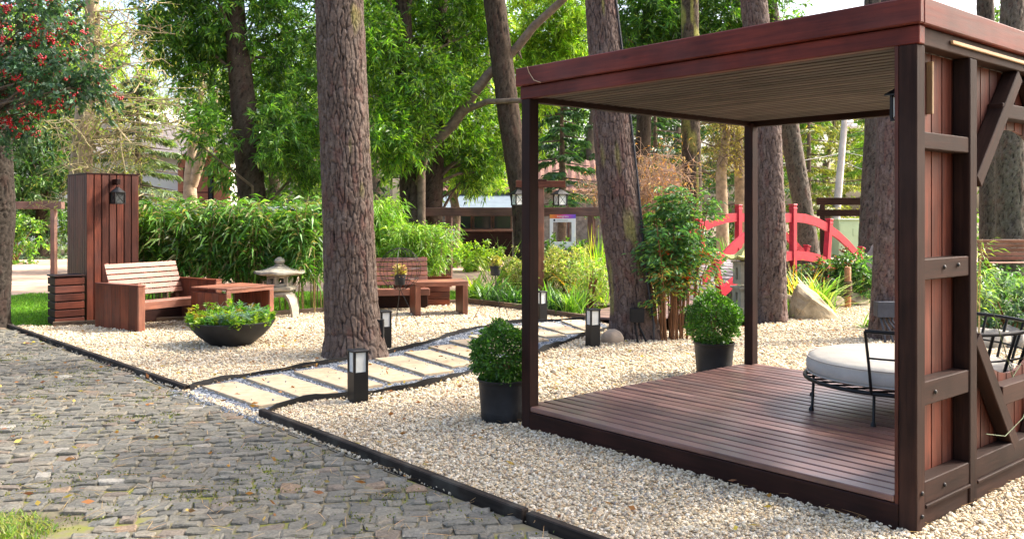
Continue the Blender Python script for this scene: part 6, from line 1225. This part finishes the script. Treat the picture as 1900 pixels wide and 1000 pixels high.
clump('orange streaked reed clump left of the tall iris', 1078, 520, 40, 1.0, 0.025, [(0.45, 0.25, 0.04), (0.4, 0.38, 0.06), (0.15, 0.28, 0.03)], 0.1, 0.5, 1.4, Y=15.8)
clump('arching pampas like grass behind the small wire stand', 938, 500, 120, 1.5, 0.022, [(0.2, 0.3, 0.05), (0.35, 0.42, 0.1), (0.12, 0.22, 0.03)], 0.2, 0.6, 1.7, Y=17.0)
clump('thin arching grass right of the red lantern post', 1015, 500, 110, 1.5, 0.016, [(0.42, 0.38, 0.2), (0.24, 0.32, 0.06)], 0.12, 0.8, 1.6, Y=16.6)
clump('feathery palm like plant left of the slim post', 900, 510, 46, 0.95, 0.032, MG, 0.1, 0.75, 1.3, Y=15.6)
clump('strappy green plant with long bent leaves at the pond edge', 1515, 560, 120, 0.95, 0.035, [(0.12, 0.26, 0.03), (0.24, 0.36, 0.05), (0.34, 0.42, 0.12)], 0.1, 0.55, 1.5, 'pond edge plants', Y=13.6)
clump('orange yellow reed tuft beside the tall bridge post', 1482, 560, 30, 1.0, 0.02, [(0.5, 0.28, 0.05), (0.42, 0.36, 0.07)], 0.07, 0.3, 1.8, 'pond edge plants', Y=13.9)
clump('low green strappy plant left of the largest boulder', 1464, 592, 70, 0.42, 0.03, MG, 0.08, 0.5, 1.1, 'pond edge plants', Y=13.0)
clump('small fern like tuft left of the meter box trunk', 1620, 607, 40, 0.35, 0.03, MG, 0.07, 0.8, 0.8, 'pond edge plants')
clump('bright iris seen through the far bridge rail', 1350, 480, 60, 1.2, 0.04, MG, 0.15, 0.2, 2.4, 'pond edge plants', Y=19.0)
clump('green strappy plant at the foot of the leaning trunk', 1210, 560, 50, 0.8, 0.03, YG, 0.12, 0.4, 1.6, 'pond edge plants', Y=14.2)
shrub('shrub', 'variegated yellow hedge shrub left part, behind the strappy clumps', 985, 490, 16.4, 0.55, 0.4, 0.32, 40, [(0.4, 0.4, 0.12), (0.5, 0.48, 0.2), (0.2, 0.3, 0.05)], 0.06, 0.03, 80, 0.13, 'variegated shrubs', zc=0.45)
shrub('shrub', 'variegated yellow hedge shrub right part, before the photo frame', 1060, 490, 16.4, 0.6, 0.4, 0.34, 44, [(0.4, 0.4, 0.12), (0.5, 0.48, 0.2), (0.2, 0.3, 0.05)], 0.06, 0.03, 80, 0.13, 'variegated shrubs', zc=0.47)
shrub('shrub', 'airy pale green shrub behind the nearer right bollard', 1092, 540, 13.9, 0.36, 0.3, 0.34, 40, [(0.16, 0.28, 0.03), (0.26, 0.38, 0.06), (0.3, 0.3, 0.14)], 0.05, 0.018, 90, 0.1, zc=0.42)
shrub('shrub', 'leafy green groundcover shrub behind the photo frame foot', 1050, 470, 17.2, 0.6, 0.3, 0.3, 26, PALA, 0.09, 0.035, 60, 0.13, zc=0.6)
shrub('shrub', 'low bright bush by the parking sign', 878, 455, 23.5, 0.7, 0.5, 0.28, 30, PALY, 0.13, 0.045, 70, 0.14, zc=0.3)
shrub('shrub', 'dark glossy leaved shrub behind the rope bound post', 1590, 520, 15.0, 0.42, 0.4, 0.34, 46, [(0.03, 0.09, 0.02), (0.06, 0.15, 0.03), (0.13, 0.24, 0.05)], 0.075, 0.04, 70, 0.12, zc=0.36)
shrub('shrub', 'dark shrub with a few red leaves right of the tall bridge post', 1545, 520, 15.4, 0.40, 0.35, 0.32, 36, [(0.03, 0.08, 0.02), (0.07, 0.15, 0.03), (0.16, 0.06, 0.03)], 0.075, 0.04, 70, 0.12, zc=0.40)
shrub('shrub', 'silver green leafy shrub behind the round wall opening', 1872, 540, 10.6, 0.42, 0.3, 0.28, 40, [(0.10, 0.18, 0.11), (0.16, 0.25, 0.16), (0.06, 0.14, 0.04)], 0.085, 0.028, 70, 0.1, zc=0.40)
shrub('shrub', 'dark leafy shrub low at the left of the round opening', 1838, 560, 11.2, 0.35, 0.3, 0.32, 30, PALD, 0.08, 0.035, 60, 0.12, zc=0.35)
bz_ = thing('bamboo_clump', 'yellow green bamboo leaves beside the round opening, outside the wall', 'bamboo', (W(1822, 0, 9.0).x, 9.0, 0)); bamboo(bz_, -0.14, -0.02, -0.12, 0.12, 1.3, 6, 40, 0.12, 0.013, [(0.14, 0.26, 0.03), (0.26, 0.36, 0.06)], 0, True, 0.35, 0.5, 0.08)
shrub('shrub', 'dark creeper shrub under the bridge between the rails', 1440, 520, 14.6, 0.5, 0.4, 0.22, 34, PALD, 0.08, 0.035, 60, 0.13, zc=0.25)
# nandina
nd0 = G(1250, 626); nd = thing('nandina_bush', 'tall heavenly bamboo bush with many stems and some red leaves right of the leaning trunk', 'shrub', nd0)
mb = MB(); P, D, C = [], [], []
for k in range(44):
    x, y = max(-0.28, min(0.28, random.gauss(0, 0.14))), random.gauss(0, 0.12); hh = random.uniform(1.0, 1.76); tx, ty = x * 1.75 + random.gauss(0, 0.06), y * 1.7 + random.gauss(0, 0.08); mb.tube([(x, y, -0.04), (x * 0.6 + tx * 0.4, y * 0.6 + ty * 0.4, hh * 0.6), (tx, ty, hh)], [0.010, 0.008, 0.004], 5, False)
    for q in range(11):
        f = 0.30 + 0.73 * random.random() ** 0.62; b = Vector((x + (tx - x) * f, y + (ty - y) * f, hh * f)); an = random.uniform(0, 6.28); d = Vector((math.cos(an), math.sin(an), random.uniform(0.0, 0.5))); l = random.uniform(0.08, 0.2); mb.tube([b, b + d * l], [0.003, 0.0015], 3, False)
        red = random.random() < (0.13 if f < 0.75 else 0.0)
        for m_ in range(18):
            s = random.uniform(0.35, 1.1); o_ = b + d * l * s + Vector((random.gauss(0, 0.045), random.gauss(0, 0.045), random.gauss(0, 0.022))); P.append(tuple(o_)); a2 = an + random.gauss(0, 0.9); D.append((math.cos(a2), math.sin(a2), random.uniform(-0.6, 0.25))); C.append(random.choice([(0.42, 0.06, 0.02), (0.5, 0.14, 0.03)]) if red else random.choice([(0.045, 0.13, 0.035), (0.075, 0.19, 0.045), (0.15, 0.28, 0.05), (0.06, 0.16, 0.06)] + ([(0.28, 0.3, 0.06), (0.34, 0.2, 0.05)] if f < 0.65 else [])))
mb.build('stems', 'stem', nd, True); C = np.array(C) * (1 + RNG.normal(size=(len(C), 1)) * 0.2); leaves('foliage', P, D, RNG.uniform(0.055, 0.095, len(P)), RNG.uniform(0.02, 0.03, len(P)), np.clip(C, 0.005, 1), nd, 0.2)
# vine strands hanging on the pergola wall
for i, (pts, lb) in enumerate((([(0.86, -0.01, 0.98), (1.0, -0.03, 0.72), (1.08, -0.03, 0.60), (1.2, -0.03, 0.66)], 'thin green vine strand trailing over the lower brace of the pergola wall'), ([(0.75, -0.02, 0.34), (0.95, -0.04, 0.30), (1.2, -0.04, 0.36), (1.4, -0.03, 0.50)], 'thin green vine strand looping before the lower wall planks'))):
    mb = MB(); mb.tube([PL(a, b) + Vector((0, 0, z)) for a, b, z in pts], 0.0025, 5); plain('vine%d' % i, (0.06, 0.085, 0.03), 0.7); tag(mb.build('vine_strand', 'vine%d' % i, None, True), lb, 'vine', 'vine strands on the pergola wall')
